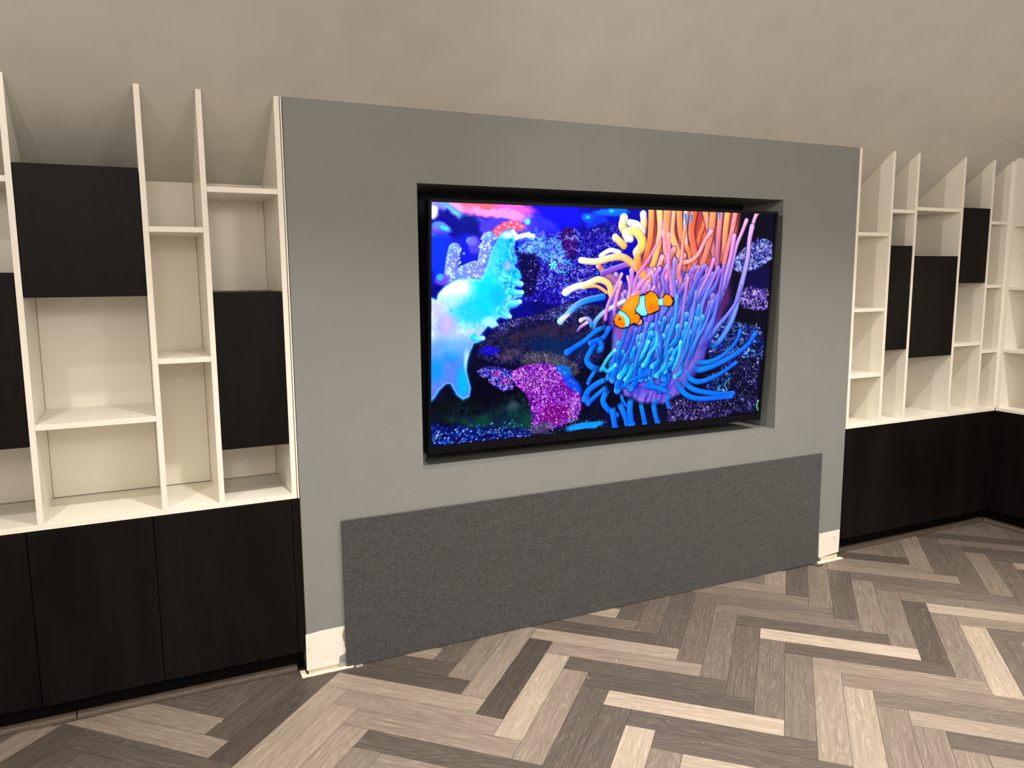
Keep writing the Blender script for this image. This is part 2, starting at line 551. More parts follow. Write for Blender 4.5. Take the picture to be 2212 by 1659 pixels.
base_cabinet(-1.42, -.8725, 'dark wood base cabinet at the left edge of the photo')
base_cabinet(-.8725, -.4984, 'dark wood base cabinet with its door standing slightly ajar', .026)
t = base_cabinet(-.4984, -.0310, 'dark wood base cabinet against the left side of the grey wall')
box('filler_strip', -.0305, -.0040, .0005, .0185, ZD0, ZD1 - .0015, M_DARK, t, .0006)
t = base_cabinet(2.8300, 3.2935, 'dark wood base cabinet against the right side of the grey wall')
box('filler_strip', 2.8205, 2.8295, .0035, .0185, ZD0, ZD1 - .0015, M_DARK, t, .0006)
base_cabinet(3.2935, 3.6705, 'dark wood base cabinet in the middle of the right run')
base_cabinet(3.6705, 4.0500, 'dark wood base cabinet ending in the right corner')
for y0, y1, lab in ((-.480, -.0035, 'dark wood base cabinet on the return wall, next to the right corner'), (-1.10, -.480, 'dark wood base cabinet further along the return wall, cut off by the frame')):
    t = thing('base_cabinet', lab, 'cabinet', (4.22, (y0 + y1) / 2, 0), 'dark base cabinets under the white shelving')
    box('body', 4.075, 4.39, y0 + .001, y1 - .001, ZD0 + .003, ZB - .001, M_KICK, t)
    box('door', 4.0545, 4.0725, y0 + .0015, y1 - .0015, ZD0, ZD1 - .0015, M_DARK, t, .001)

# recessed plinths and the oak bead along them
structure(box('baseboard_left', -1.42, -.003, .070, .085, 0, ZD0 + .002, M_KICK))
structure(box('baseboard_right', 2.8205, 4.137, .070, .085, 0, ZD0 + .002, M_KICK))
structure(box('baseboard_corner', 4.122, 4.137, -1.10, .070, 0, ZD0 + .002, M_KICK))


def bead_mat():
    m, nt, b = mat('oak_bead')
    f = noise(nt, 1.0, 4, 0.6, stretch=(14, 260, 260))
    lk(nt, ramp(nt, f, [(0.3, (.10, .08, .063)), (0.7, (.21, .165, .13))]), b.inputs['Base Color'])
    b.inputs['Roughness'].default_value = .45
    return m


M_BEAD = bead_mat()
qr = [(.0695, 0.0), (.0695, .020)] + [(.0695 - .020 * math.sin(a), .020 * math.cos(a)) for a in (.4, .8, 1.2, 1.5708)]
structure(prism('trim_3', [(p[0], p[1]) for p in qr], 'x', -.78, -.030, M_BEAD))
structure(prism('trim_4', [(p[0] + .0006, p[1] * .97) for p in qr], 'x', -1.42, -.784, M_BEAD))
structure(prism('trim_5', [(p[0], p[1]) for p in qr], 'x', 2.826, 4.108, M_BEAD))
structure(prism('trim_6', [(4.0523 + p[0], p[1]) for p in qr], 'y', -1.10, .0695, M_BEAD))

# ------------------------------------------------------------------ fabric covered panel
t = thing('fabric_panel', 'wide charcoal linen covered panel standing at the foot of the grey wall under the television', 'panel', (1.4, -.006, 0))
box('fabric_face', .1478, 2.6500, -.0125, -.0030, .0015, .5925, M_FABRIC, t, .0016, 2)
box('backing_board', .1520, 2.6460, -.0029, -.0012, .0040, .5890, M_KICK, t)

# ------------------------------------------------------------------ floor litter
tag(prism('tape_piece', [(.1805, .0015), (.2104, .0030), (.2091, -.0285), (.1805, -.0304)], 'z', .0002, .0012, M_TAPE),
    'small square of grey tape on the floor at the left foot of the fabric panel', 'tape')


def tube(name, pts, r, m, seg=10, sub=8):
    """smooth tube through points"""
    P = [Vector(p) for p in pts]
    path = []
    for i in range(len(P) - 1):
        a, b, c, d = P[max(i - 1, 0)], P[i], P[i + 1], P[min(i + 2, len(P) - 1)]
        for k in range(sub):
            u = k / sub
            path.append(.5 * ((2 * b) + (c - a) * u + (2 * a - 5 * b + 4 * c - d) * u * u + (3 * b - a - 3 * c + d) * u ** 3))
    path.append(P[-1])
    bm = bmesh.new()
    rings = []
    for i, p in enumerate(path):
        tg = (path[min(i + 1, len(path) - 1)] - path[max(i - 1, 0)]).normalized()
        s = tg.cross(Vector((0, 0, 1))).normalized()
        n = s.cross(tg)
        rings.append([bm.verts.new(p + r * (math.cos(2 * math.pi * k / seg) * s + math.sin(2 * math.pi * k / seg) * n)) for k in range(seg)])
    for a, b in zip(rings, rings[1:]):
        for k in range(seg):
            f = bm.faces.new((a[k], a[(k + 1) % seg], b[(k + 1) % seg], b[k]))
            f.smooth = True
    bm.faces.new(rings[0])
    bm.faces.new(rings[-1][::-1])
    return obj(name, bm, m)


tag(tube('cable', [(2.40, -.0162, .0030), (2.50, -.0165, .0030), (2.575, -.0170, .0030), (2.603, -.0200, .0030), (2.6095, -.0350, .0030), (2.6200, -.0510, .0030), (2.6360, -.0520, .0030), (2.6560, -.0440, .0030)], .0026, M_CABLE),
    'short loop of black cable coming out at the right foot of the fabric panel', 'cable')

CH = [(1.1192, -.4335, .0035, 'on a light plank in front of the middle of the fabric panel'), (.951, -.4993, .0022, 'on a dark plank below the left half of the television'),
      (1.0443, -.866, .0018, 'at the bottom of the photo, upper of two near the middle'), (1.0697, -1.0213, .0018, 'lowest one, near the bottom edge of the photo'),
      (2.6229, -.6528, .0030, 'on a dark plank right of the fabric panel'), (2.8061, -.7121, .0028, 'nearest the long pale plank at the right'),
      (-.3352, -.1938, .0028, 'on the planks in front of the left base cabinets'), (2.5617, -.326, .0030, 'just off the right foot of the fabric panel')]
rng = random.Random(3)
for x, y, r, where in CH:
    bm = bmesh.new()
    bmesh.ops.create_icosphere(bm, subdivisions=1, radius=r)
    for v_ in bm.verts:
        v_.co.x *= rng.uniform(.7, 1.3)
        v_.co.y *= rng.uniform(.6, 1.1)
        v_.co.z = v_.co.z * .4
    mz = min(v_.co.z for v_ in bm.verts)
    for v_ in bm.verts:
        v_.co.z -= mz - .0002
    o = tag(obj('paint_chip', bm, M_CHIP), 'tiny white chip ' + where, 'chip', 'white chips scattered on the floor')
    o.location = (x, y, 0)

# ------------------------------------------------------------------ television
SW = 1.71255
SH = SW * 9 / 16
tv = thing('television', 'large black flat television in the wall niche showing a clownfish over a coral reef', 'television')
yw, tl, rl = .00965, .0670, -.0014
ex = Vector((math.cos(yw) * math.cos(rl), -math.sin(yw), math.sin(rl))).normalized()
ez = Vector((-math.sin(rl), -math.sin(tl), math.cos(tl)))
ez = (ez - ez.dot(ex) * ex).normalized()
ey = ez.cross(ex)
tv.matrix_world = Matrix(((ex.x, ey.x, ez.x, .53552), (ex.y, ey.y, ez.y, .05), (ex.z, ey.z, ez.z, .83192), (0, 0, 0, 1)))


def tvpart(name, x0, x1, y0, y1, z0, z1, m, parent=tv, bev=0.0, seg=1):
    bm = bmesh.new()
    add_box(bm, x0, x1, y0, y1, z0, z1, bev, seg)
    me_o = obj(name, bm, m)
    me_o.parent = parent
    return me_o


BZ, BB = .0125, .034            # bezel sides and top, thicker chin
housing = tvpart('housing', -BZ + .002, SW + BZ - .002, .006, .055, -BB + .002, SH + BZ - .002, M_BODY, bev=.008, seg=3)
bm = bmesh.new()
for a in ((-BZ, SW + BZ, -BB, -.0005), (-BZ, SW + BZ, SH + .0005, SH + BZ), (-BZ, -.0005, -.0005, SH + .0005), (SW + .0005, SW + BZ, -.0005, SH + .0005)):
    add_box(bm, a[0], a[1], -.004, .008, a[2], a[3])
bz_o = obj('bezel', bm, M_BLACK)
bz_o.parent = tv
tvpart('wall_mount', SW / 2 - .25, SW / 2 + .25, .055, .16, SH / 2 - .2, SH / 2 + .2, M_BODY)


# ------------------------------------------------------------------ the picture on the screen: reef, anemone, clownfish
# painted with numpy in picture units 1600 x 900 (left to right, top to bottom)
AW, AH = 1000, 562
K_ = AW / 1600.0
arng = np.random.default_rng(11)
YY, XX = np.mgrid[0:AH, 0:AW].astype(np.float64)
XX = (XX + .5) / K_
YY = (YY + .5) / K_
IMG = np.zeros((AH, AW, 3))


def C255(c):
    return (np.array(c, float) / 255.0)


def vnoise(cell, seed, oct_=3):
    """smooth value noise 0..1, cell in picture units"""
    r = np.random.default_rng(seed)
    out = np.zeros((AH, AW))
    amp, tot = 1.0, 0.0
    for _ in range(oct_):
        gx, gy = int(1600 / cell) + 3, int(900 / cell) + 3
        g = r.random((gy, gx))
        fx, fy = XX / cell, YY / cell
        ix, iy = fx.astype(int), fy.astype(int)
        tx, ty = fx - ix, fy - iy
        tx, ty = tx * tx * (3 - 2 * tx), ty * ty * (3 - 2 * ty)
        out += amp * ((g[iy, ix] * (1 - tx) + g[iy, ix + 1] * tx) * (1 - ty) + (g[iy + 1, ix] * (1 - tx) + g[iy + 1, ix + 1] * tx) * ty)
        tot += amp
        amp *= .55
        cell *= .5
    return out / tot


N1, N2, N3 = vnoise(90, 1), vnoise(34, 2), vnoise(14, 3)
NW1, NW2 = vnoise(60, 4) - .5, vnoise(60, 5) - .5


def mixin(a, col):
    global IMG
    IMG = IMG * (1 - a[..., None]) + np.asarray(col) * a[..., None]


def blob(x, y, rx, ry, col, a=1.0, rot=0.0, hard=1.0, warp=0.0):
    c, s = math.cos(rot), math.sin(rot)
    dx, dy = XX - x + warp * NW1 * 2, YY - y + warp * NW2 * 2
    d = np.sqrt(((dx * c + dy * s) / rx) ** 2 + ((-dx * s + dy * c) / ry) ** 2)
    mixin(a * np.clip((1 - d) * hard * 1.5, 0, 1), C255(col))


def pmask(pts, warp=0.0, soft=1.6):
    """soft mask of a polygon given as flat list"""
    P = np.array(pts, float).reshape(-1, 2)
    lo, hi = P.min(0) - 12 - warp, P.max(0) + 12 + warp
    x0, x1 = int(max(0, lo[0] * K_)), int(min(AW, hi[0] * K_ + 1))
    y0, y1 = int(max(0, lo[1] * K_)), int(min(AH, hi[1] * K_ + 1))
    m = np.zeros((AH, AW))
    if x1 <= x0 or y1 <= y0:
        return m
    X = XX[y0:y1, x0:x1] + warp * NW1[y0:y1, x0:x1]
    Y = YY[y0:y1, x0:x1] + warp * NW2[y0:y1, x0:x1]
    inside = np.zeros(X.shape, bool)
    dist = np.full(X.shape, 1e9)
    n = len(P)
    for i in range(n):
        ax, ay = P[i]
        bx, by = P[(i + 1) % n]
        cond = (ay > Y) != (by > Y)
        with np.errstate(divide='ignore', invalid='ignore'):
            xi = (bx - ax) * (Y - ay) / ((by - ay) if by != ay else 1e-9) + ax
        inside ^= cond & (X < xi)
        ex_, ey_ = bx - ax, by - ay
        L2 = ex_ * ex_ + ey_ * ey_ + 1e-9
        t_ = np.clip(((X - ax) * ex_ + (Y - ay) * ey_) / L2, 0, 1)
        dist = np.minimum(dist, np.hypot(X - ax - t_ * ex_, Y - ay - t_ * ey_))
    sd = np.where(inside, dist, -dist)
    m[y0:y1, x0:x1] = np.clip(.5 + sd / (2 * soft), 0, 1)
    return m


def poly(pts, col, a=1.0, warp=0.0, soft=1.6, tex=0.0, col2=None, n=None):
    m = pmask(pts, warp, soft) * a
    c = C255(col)
    f = (N3 if n is None else n)
    if col2 is not None:
        k = np.clip((f - .5) * 3 + .5, 0, 1)[..., None]
        c = c * (1 - k) + C255(col2) * k
    elif tex:
        c = c * (1 + tex * (f - .5) * 2)[..., None]
    global IMG
    IMG = IMG * (1 - m[..., None]) + c * m[..., None]
    return m


def spline(pts, sub):
    P = np.array(pts, float).reshape(-1, 2)
    out = []
    n = len(P)
    for i in range(n - 1):
        a, b, c, d = P[max(i - 1, 0)], P[i], P[i + 1], P[min(i + 2, n - 1)]
        for u in np.linspace(0, 1, sub, endpoint=False):
            out.append(.5 * (2 * b + (c - a) * u + (2 * a - 5 * b + 4 * c - d) * u * u + (3 * b - a - 3 * c + d) * u ** 3))
    out.append(P[-1])
    return np.array(out)


def tent(pts, r0, r1, c0, c1, rim=(200, 230, 255), knob=1.25, rimk=.75, a=1.0, fade=0.0):
    """tentacle from tip (first point) to root, round shading with a bright rim on its upper left"""
    S = spline(pts, 7)
    n = len(S)
    R = np.linspace(r0, r1, n)
    R = R * (1 + (knob - 1) * np.exp(-(np.linspace(0, 1, n) / .12) ** 2))
    lo, hi = S.min(0) - R.max() - 3, S.max(0) + R.max() + 3
    x0, x1 = int(max(0, lo[0] * K_)), int(min(AW, hi[0] * K_ + 1))
    y0, y1 = int(max(0, lo[1] * K_)), int(min(AH, hi[1] * K_ + 1))
    if x1 - x0 < 2 or y1 - y0 < 2:
        return
    X, Y = XX[y0:y1, x0:x1], YY[y0:y1, x0:x1]
    best = np.full(X.shape, 9.0)
    tt = np.zeros(X.shape)
    sx = np.zeros(X.shape)
    sy = np.zeros(X.shape)
    for i in range(n - 1):
        ax_, ay_ = S[i]
        ex_, ey_ = S[i + 1] - S[i]
        t_ = np.clip(((X - ax_) * ex_ + (Y - ay_) * ey_) / (ex_ * ex_ + ey_ * ey_ + 1e-9), 0, 1)
        rr = R[i] + (R[i + 1] - R[i]) * t_
        dx, dy = (X - ax_ - t_ * ex_) / rr, (Y - ay_ - t_ * ey_) / rr
        d = dx * dx + dy * dy
        k = d < best
        best = np.where(k, d, best)
        tt = np.where(k, (i + t_) / (n - 1), tt)
        sx = np.where(k, dx, sx)
        sy = np.where(k, dy, sy)
    d = np.sqrt(best)
    al = np.clip((1 - d) * R.mean() * K_ + .5, 0, 1) * a
    if fade:
        al = al * np.clip((1 - tt) / fade, 0, 1)
    if fade:
        sh_ = np.clip((1.45 - d) * R.mean() * K_ * .5, 0, 1) * .5 * np.clip((1 - tt) / fade, 0, 1)
        IMG[y0:y1, x0:x1] = IMG[y0:y1, x0:x1] * (1 - sh_[..., None]) + C255((20, 10, 80)) * sh_[..., None]
    col = C255(c0) * (1 - tt[..., None]) + C255(c1) * tt[..., None]
    lit = .78 + .30 * np.clip(1 - d * d, 0, 1) - .20 * (sx * .6 + sy * .5)
    col = col * lit[..., None]
    rm = (np.clip((d - .55) / .35, 0, 1) * np.clip(-(sx * .75 + sy * .5) * 1.5, 0, 1) + np.clip(1 - tt * 9, 0, 1) * .5)[..., None] * rimk
    col = col * (1 - np.clip(rm, 0, 1)) + C255(rim) * np.clip(rm, 0, 1)
    IMG[y0:y1, x0:x1] = IMG[y0:y1, x0:x1] * (1 - al[..., None]) + col * al[..., None]


def dots(mask_pts, n, r, cols, a=.9, warp=6.0, stretch=1.0, rot=0.0):
    """scattered bright specks inside a polygon"""
    P = np.array(mask_pts, float).reshape(-1, 2)
    m = pmask(mask_pts, warp, 4)
    lo, hi = P.min(0), P.max(0)
    k = 0
    for _ in range(n * 6):
        if k >= n:
            break
        x, y = arng.uniform(lo[0], hi[0]), arng.uniform(lo[1], hi[1])
        ix, iy = int(x * K_), int(y * K_)
        if not (0 <= ix < AW and 0 <= iy < AH) or m[iy, ix] < arng.random():
            continue
        k += 1
        rr = arng.uniform(r[0], r[1])
        w_ = int(rr * stretch * K_ * 2) + 3
        sl = (slice(max(0, iy - w_), iy + w_ + 1), slice(max(0, ix - w_), ix + w_ + 1))
        dx, dy = XX[sl] - x, YY[sl] - y
        c_, s_ = math.cos(rot), math.sin(rot)
        d = np.hypot((dx * c_ + dy * s_) / stretch, -dx * s_ + dy * c_)
        al = np.clip((rr - d) / rr * 1.8, 0, 1) * a * arng.uniform(.5, 1)
        col = C255(cols[arng.integers(len(cols))])
        IMG[sl] = IMG[sl] * (1 - al[..., None]) + col * al[..., None]


RG1 = 1 - np.abs(2 * vnoise(20, 41, 3) - 1) ** .8
RG2 = 1 - np.abs(2 * vnoise(11, 42, 2) - 1) ** .8
SPK = vnoise(6.5, 43, 1)


def rocktex(pts, dark, mid, bright, warp=10, soft=4, thr=.70, a=1.0, amt=.8):
    """crusty reef rock: ridged crevices with glinting specks"""
    m = pmask(pts, warp, soft) * a
    patch = np.clip((N2 - .35) * 2.2, 0, 1)
    k = np.clip((RG1 * .6 + RG2 * .5 - .62) * 2.6, 0, 1) * (.45 + .55 * patch)
    c = C255(dark) * (1 - k[..., None]) + C255(mid) * k[..., None]
    sp = np.clip((SPK * .75 + RG2 * .35 - thr) * 5, 0, 1) * (.25 + .75 * patch) * amt
    c = c * (1 - sp[..., None]) + C255(bright) * sp[..., None]
    mixin(m, c)


def worms(mask_pts, n, r, L, cols, a=.8):
    """short wriggling ridges of rock texture"""
    P = np.array(mask_pts, float).reshape(-1, 2)
    m = pmask(mask_pts, 0, 4)
    lo, hi = P.min(0), P.max(0)
    for _ in range(n):
        x, y = arng.uniform(lo[0], hi[0]), arng.uniform(lo[1], hi[1])
        ix, iy = int(x * K_), int(y * K_)
        if not (0 <= ix < AW and 0 <= iy < AH) or m[iy, ix] < .5:
            continue
        t_ = arng.uniform(0, 6.28)
        q = [x, y]
        for _k in range(3):
            t_ += arng.uniform(-1, 1)
            x, y = x + L * math.cos(t_), y + L * .7 * math.sin(t_)
            q += [x, y]
        c = cols[arng.integers(len(cols))]
        rr = arng.uniform(r[0], r[1])
        tent(q, rr, rr * .7, c, c, rim=(240, 250, 255), knob=1, rimk=.4, a=a * arng.uniform(.5, 1))


# --- backdrop
g = np.clip(YY / 900, 0, 1)[..., None]
IMG = C255((6, 6, 150)) * (1 - g) + C255((4, 8, 34)) * g
IMG = IMG * (.6 + .9 * N1)[..., None]
RT = np.clip((XX - 1050) / 250, 0, 1)[..., None]
IMG = IMG * (1 - RT) + C255((10, 5, 30)) * (.6 + .8 * N2[..., None]) * RT
LOW = np.clip((YY - 430) / 120, 0, 1)[..., None] * (1 - RT)
IMG = IMG * (1 - LOW) + (C255((7, 12, 38)) * (.4 + 1.2 * N2[..., None]) + C255((10, 4, 2)) * N1[..., None]) * LOW
# --- soft, out of focus far corals along the top
blob(486, 43, 190, 75, (0, 0, 215), .9, 0, 1.4)
blob(407, 61, 150, 45, (70, 70, 225), .8, .2, 1.6, 20)
blob(291, 81, 150, 60, (95, 80, 235), .85, 0, 1.5, 25)
blob(233, 10, 210, 42, (240, 110, 205), 1, .02, 2.2, 25)
blob(177, 1, 90, 30, (255, 110, 130), 1, 0, 2, 12)
blob(271, 27, 150, 22, (250, 170, 250), .8, .12, 2, 30)
blob(59, 11, 85, 24, (255, 165, 215), 1, .1, 2, 10)
blob(95, 35, 80, 24, (95, 165, 250), .9, .3, 2.2, 22)
blob(122, 47, 90, 22, (130, 195, 245), .9, .2, 2, 25)
blob(32, 39, 75, 30, (130, 140, 240), .9, .5, 2, 25)
blob(9, 34, 22, 26, (235, 240, 225), 1, 0, 2, 6)
blob(50, 85, 140, 55, (15, 10, 130), .95, 0, 2, 30)
blob(141, 91, 65, 72, (10, 25, 125), .95, 0, 2.4, 20)
blob(37, 85, 50, 20, (110, 150, 250), .9, .4, 2, 14)
blob(50, 90, 20, 9, (60, 220, 255), .9, .3, 2, 6)
blob(32, 106, 50, 14, (130, 100, 230), .9, .5, 2, 12)
blob(14, 118, 40, 8, (190, 225, 255), .8, .5, 2, 8)
blob(41, 150, 90, 40, (60, 50, 170), .7, 0, 2, 24)
blob(32, 200, 80, 110, (20, 60, 240), .95, 0, 1.8, 24)
blob(142, 166, 75, 70, (30, 40, 200), .9, 0, 1.8, 24)
blob(156, 136, 26, 20, (140, 170, 255), .9, 0, 2, 8)
blob(169, 149, 34, 40, (110, 90, 225), .7, 0, 2, 8)
for q in ((268, 89), (291, 77), (316, 70), (341, 75), (359, 83), (257, 103), (273, 108), (307, 85), (330, 87)):
    blob(q[0], q[1], 24, 19, (235, 90, 130), .95, 0, 2.2, 5)
    blob(q[0] - 3, q[1] - 5, 9, 6, (255, 165, 165), .9, 0, 2)
blob(382, 60, 15, 14, (110, 220, 255), 1, 0, 1.8)
blob(452, 199, 200, 130, (20, 10, 190), .6, 0, 1.2)
for _ in range(90):
    u_ = arng.uniform(0, 1)
    bx, by = (330, 88)
    blob(bx + u_ * 260 + arng.uniform(-20, 20), by + arng.uniform(-5, 45) + u_ * 10, arng.uniform(8, 18), arng.uniform(5, 11), [(70, 100, 215), (100, 120, 225), (50, 60, 190), (90, 90, 210)][arng.integers(4)], .75, arng.uniform(-.6, .6), 2)
blob(646, 39, 40, 24, (20, 110, 245), .9, 0, 1.6, 10)
blob(683, 53, 70, 40, (20, 70, 215), .8, 0, 1.8, 16)
blob(755, 15, 110, 20, (20, 120, 240), .9, 0, 1.8, 16)
blob(644, 37, 16, 10, (20, 205, 255), .9)
blob(751, 10, 16, 9, (40, 210, 255), .9)

# --- middle rocks
rock = [409, 130, 479, 108, 530, 115, 536, 80, 565, 72, 601, 89, 622, 101, 652, 78, 715, 59, 779, 54, 814, 90, 818, 162, 770, 272, 731, 355, 645, 372, 571, 361, 499, 378, 416, 358, 366, 357, 354, 269, 336, 200, 322, 157]
rocktex(rock, (16, 6, 112), (64, 56, 215), (180, 200, 255), 14, 3)
teal = [347, 144, 409, 116, 489, 112, 534, 129, 557, 173, 533, 203, 462, 199, 391, 193, 348, 174]
rocktex(teal, (36, 50, 170), (90, 160, 225), (190, 245, 250), 12, 6, .62)
worms(teal, 120, (1.6, 3.2), 9, [(130, 220, 235), (90, 170, 220), (160, 180, 255), (70, 120, 220)])
red = [525, 94, 552, 73, 586, 84, 604, 128, 595, 199, 557, 190, 531, 146]
rocktex(red, (22, 4, 80), (90, 20, 130), (200, 110, 220), 10, 3, .78)
cav = [351, 174, 421, 182, 443, 235, 416, 340, 376, 340, 350, 252]
poly(cav, (4, 0, 60), .9, warp=10, soft=8)
dots(rock, 260, (1.2, 3.0), [(190, 225, 255), (120, 190, 255), (200, 150, 255), (120, 90, 255)], .95)
dots([382, 200, 595, 199, 619, 271, 580, 343, 395, 314], 240, (1.2, 3.2), [(235, 235, 255), (150, 200, 255), (210, 150, 255), (140, 120, 255)], .95)
worms([461, 191, 542, 173, 578, 199, 566, 253, 494, 252], 60, (1.5, 2.6), 7, [(120, 220, 235), (170, 200, 255), (60, 190, 220)])
worms([539, 94, 611, 93, 780, 72, 794, 126, 637, 199, 564, 199], 70, (1.5, 2.6), 8, [(90, 150, 230), (120, 80, 210), (150, 180, 255)])
worms([597, 235, 681, 226, 704, 254, 623, 344, 571, 361, 519, 360], 110, (1.5, 2.8), 8, [(120, 190, 255), (150, 120, 240), (190, 220, 255), (50, 60, 200)])
for k_ in range(6):
    cx_, cy__ = (497, 221)
    tent([cx_ + 16 * math.cos(k_ * 1.05), cy__ + 16 * math.sin(k_ * 1.05), cx_, cy__], 3, 5, (120, 235, 230), (60, 190, 215), knob=1)

# --- ridge and dark slopes on the left of the middle
rid = [193, 521, 241, 478, 270, 447, 338, 428, 438, 413, 540, 370, 624, 362, 732, 383, 760, 496, 743, 591, 636, 643, 528, 618, 363, 610, 243, 594, 184, 565]
rocktex(rid, (14, 18, 54), (78, 64, 108), (120, 115, 190), 14, 4, .82)
poly([271, 497, 379, 468, 522, 451, 628, 464, 588, 518, 442, 531, 341, 554, 282, 560], (70, 50, 66), .55, warp=16, soft=10, col2=(20, 30, 60), n=N2)
poly([401, 516, 524, 506, 696, 522, 721, 580, 569, 583, 423, 567], (8, 42, 84), .7, warp=20, soft=14)
dots([260, 464, 279, 444, 358, 425, 448, 413, 550, 375, 603, 371, 572, 394, 480, 428, 359, 446, 290, 473], 260, (1.3, 3.0), [(110, 120, 240), (150, 100, 240), (190, 200, 255), (60, 60, 210)], .95)
worms([550, 370, 645, 363, 668, 391, 584, 435, 480, 441], 70, (1.5, 2.4), 8, [(60, 110, 220), (110, 160, 240), (70, 60, 180)])
dots(rid, 170, (1.5, 4), [(90, 75, 110), (40, 60, 120), (120, 100, 110), (40, 40, 150)], .5)
blob(236, 544, 50, 22, (25, 20, 190), .8, 0, 1.5, 14)
dots([193, 521, 261, 523, 282, 569, 223, 581], 60, (1.2, 2.8), [(70, 80, 255), (130, 90, 230)], .9)
blob(326, 568, 60, 20, (96, 78, 92), .5, 0, 1.6, 20)

# --- cave, small purple lobe and the big purple coral
blob(255, 732, 190, 100, (2, 3, 26), 1, 0, 2.4, 24)
blob(110, 767, 130, 60, (12, 22, 22), .9, 0, 1.6, 24)
rocktex([305, 717, 406, 705, 451, 821, 432, 867, 248, 852, 53, 826, 6, 786, 129, 741, 227, 785], (4, 12, 26), (34, 62, 62), (70, 110, 110), 20, 26, .9)
blob(420, 819, 110, 55, (26, 66, 66), .5, -.4, 1.6, 20)
blob(337, 784, 36, 50, (62, 78, 88), .8, .35, 1.6, 10)
rocktex([358, 582, 412, 557, 484, 556, 559, 582, 613, 613, 637, 652, 605, 670, 507, 621, 383, 611], (44, 44, 66), (110, 96, 100), (130, 160, 190), 10, 5, .8)
dots([378, 570, 526, 566, 625, 623, 604, 651, 486, 607], 90, (1.5, 3.5), [(150, 120, 110), (70, 110, 190), (60, 170, 200)], .6)
rocktex([185, 618, 224, 606, 293, 611, 339, 630, 341, 701, 295, 707, 255, 686, 224, 648, 195, 641], (24, 26, 110), (70, 70, 190), (210, 180, 255), 7, 3, .66)
blob(267, 637, 22, 16, (170, 20, 130), .8)
blob(304, 669, 30, 16, (150, 20, 130), .8)
dots([185, 615, 243, 614, 313, 625, 341, 697, 295, 707, 248, 676, 205, 641], 200, (1.4, 3.2), [(225, 190, 255), (255, 190, 210), (120, 120, 255), (250, 230, 255)], .95)
pur = [329, 632, 383, 611, 475, 604, 546, 630, 599, 683, 641, 739, 652, 798, 635, 845, 570, 865, 496, 882, 436, 873, 414, 837, 421, 781, 390, 722, 340, 675]
rocktex(pur, (84, 14, 120), (146, 48, 184), (225, 150, 250), 5, 3, .68)
blob(606, 698, 70, 26, (10, 80, 225), .95, .75, 1.6, 8)
blob(561, 639, 50, 26, (15, 110, 210), .8, .4, 1.6, 10)
blob(525, 817, 90, 50, (105, 10, 110), .9, 0, 1.5, 8)
dots(pur, 620, (1.4, 3.6), [(230, 150, 255), (190, 110, 245), (255, 200, 200), (150, 90, 255), (255, 235, 255)], .9, stretch=1.5, rot=.7)
dots([333, 636, 476, 615, 530, 675, 491, 748, 407, 723], 260, (1.4, 3.0), [(255, 205, 170), (250, 190, 255), (255, 240, 240), (120, 140, 255)], .95)
dots([598, 755, 646, 759, 645, 826, 613, 863, 580, 841], 130, (1.3, 3), [(170, 190, 220), (110, 130, 190), (225, 225, 240)], .85)
blob(463, 870, 70, 26, (66, 60, 92), .9, -.1, 1.7, 12)
dots([410, 846, 624, 844, 637, 894, 412, 898], 110, (1.3, 3.4), [(120, 130, 170), (200, 190, 220), (60, 70, 120)], .8)

# --- bottom gravel
grv = [0, 813, 81, 829, 207, 830, 327, 821, 411, 866, 422, 905, 209, 910, 0, 905]
rocktex(grv, (4, 6, 70), (20, 50, 140), (120, 200, 250), 12, 8, .80)
poly([53, 799, 207, 793, 367, 777, 430, 810, 411, 866, 288, 855, 129, 836], (20, 66, 52), .85, warp=16, soft=10, col2=(10, 34, 52), n=N2)
dots(grv, 120, (1.8, 5.0), [(90, 190, 235), (60, 110, 230), (180, 200, 255), (40, 140, 170), (20, 60, 190)], .8, stretch=1.9, rot=-.5)
dots([0, 840, 369, 856, 391, 902, 15, 903], 60, (1.6, 3.6), [(240, 245, 255), (150, 230, 255), (160, 150, 255)], .95, stretch=1.8, rot=-.6)
blob(674, 878, 110, 18, (30, 140, 225), 1, -.08, 2, 10)
dots([591, 848, 758, 855, 759, 889, 593, 891], 70, (1.5, 3), [(110, 220, 240), (60, 190, 240), (20, 90, 200)], .8)
dots([308, 866, 624, 844, 647, 886, 309, 900], 70, (1.5, 3.6), [(150, 170, 210), (90, 110, 190), (210, 210, 250)], .7)

# --- right hand rocks
blob(1556, 441, 170, 330, (6, 3, 26), .9, 0, 2.2, 20)
r1 = [1383, 198, 1422, 159, 1481, 119, 1531, 106, 1593, 118, 1602, 198, 1558, 222, 1495, 248, 1432, 257, 1387, 237]
rocktex(r1, (16, 16, 80), (110, 130, 215), (225, 230, 255), 8, 3, .60)
worms(r1, 190, (1.5, 3.0), 8, [(200, 225, 255), (150, 180, 240), (190, 140, 230), (110, 130, 230), (220, 200, 240)])
poly([1432, 253, 1585, 228, 1609, 319, 1491, 328], (16, 10, 66), .9, warp=10, soft=6)
r2 = [1426, 327, 1503, 314, 1597, 336, 1602, 418, 1528, 424, 1442, 398]
rocktex(r2, (14, 8, 56), (110, 86, 190), (240, 210, 250), 10, 5, .66)
worms(r2, 90, (1.4, 2.8), 7, [(200, 190, 255), (230, 190, 230), (110, 90, 230)])
r3 = [1276, 474, 1376, 457, 1562, 493, 1603, 568, 1594, 652, 1475, 667, 1359, 682, 1290, 616]
rocktex(r3, (6, 6, 40), (36, 60, 170), (170, 225, 250), 10, 6, .66)
worms(r3, 130, (1.4, 2.8), 7, [(130, 220, 240), (70, 90, 240), (200, 220, 255), (60, 150, 220), (130, 90, 240)])
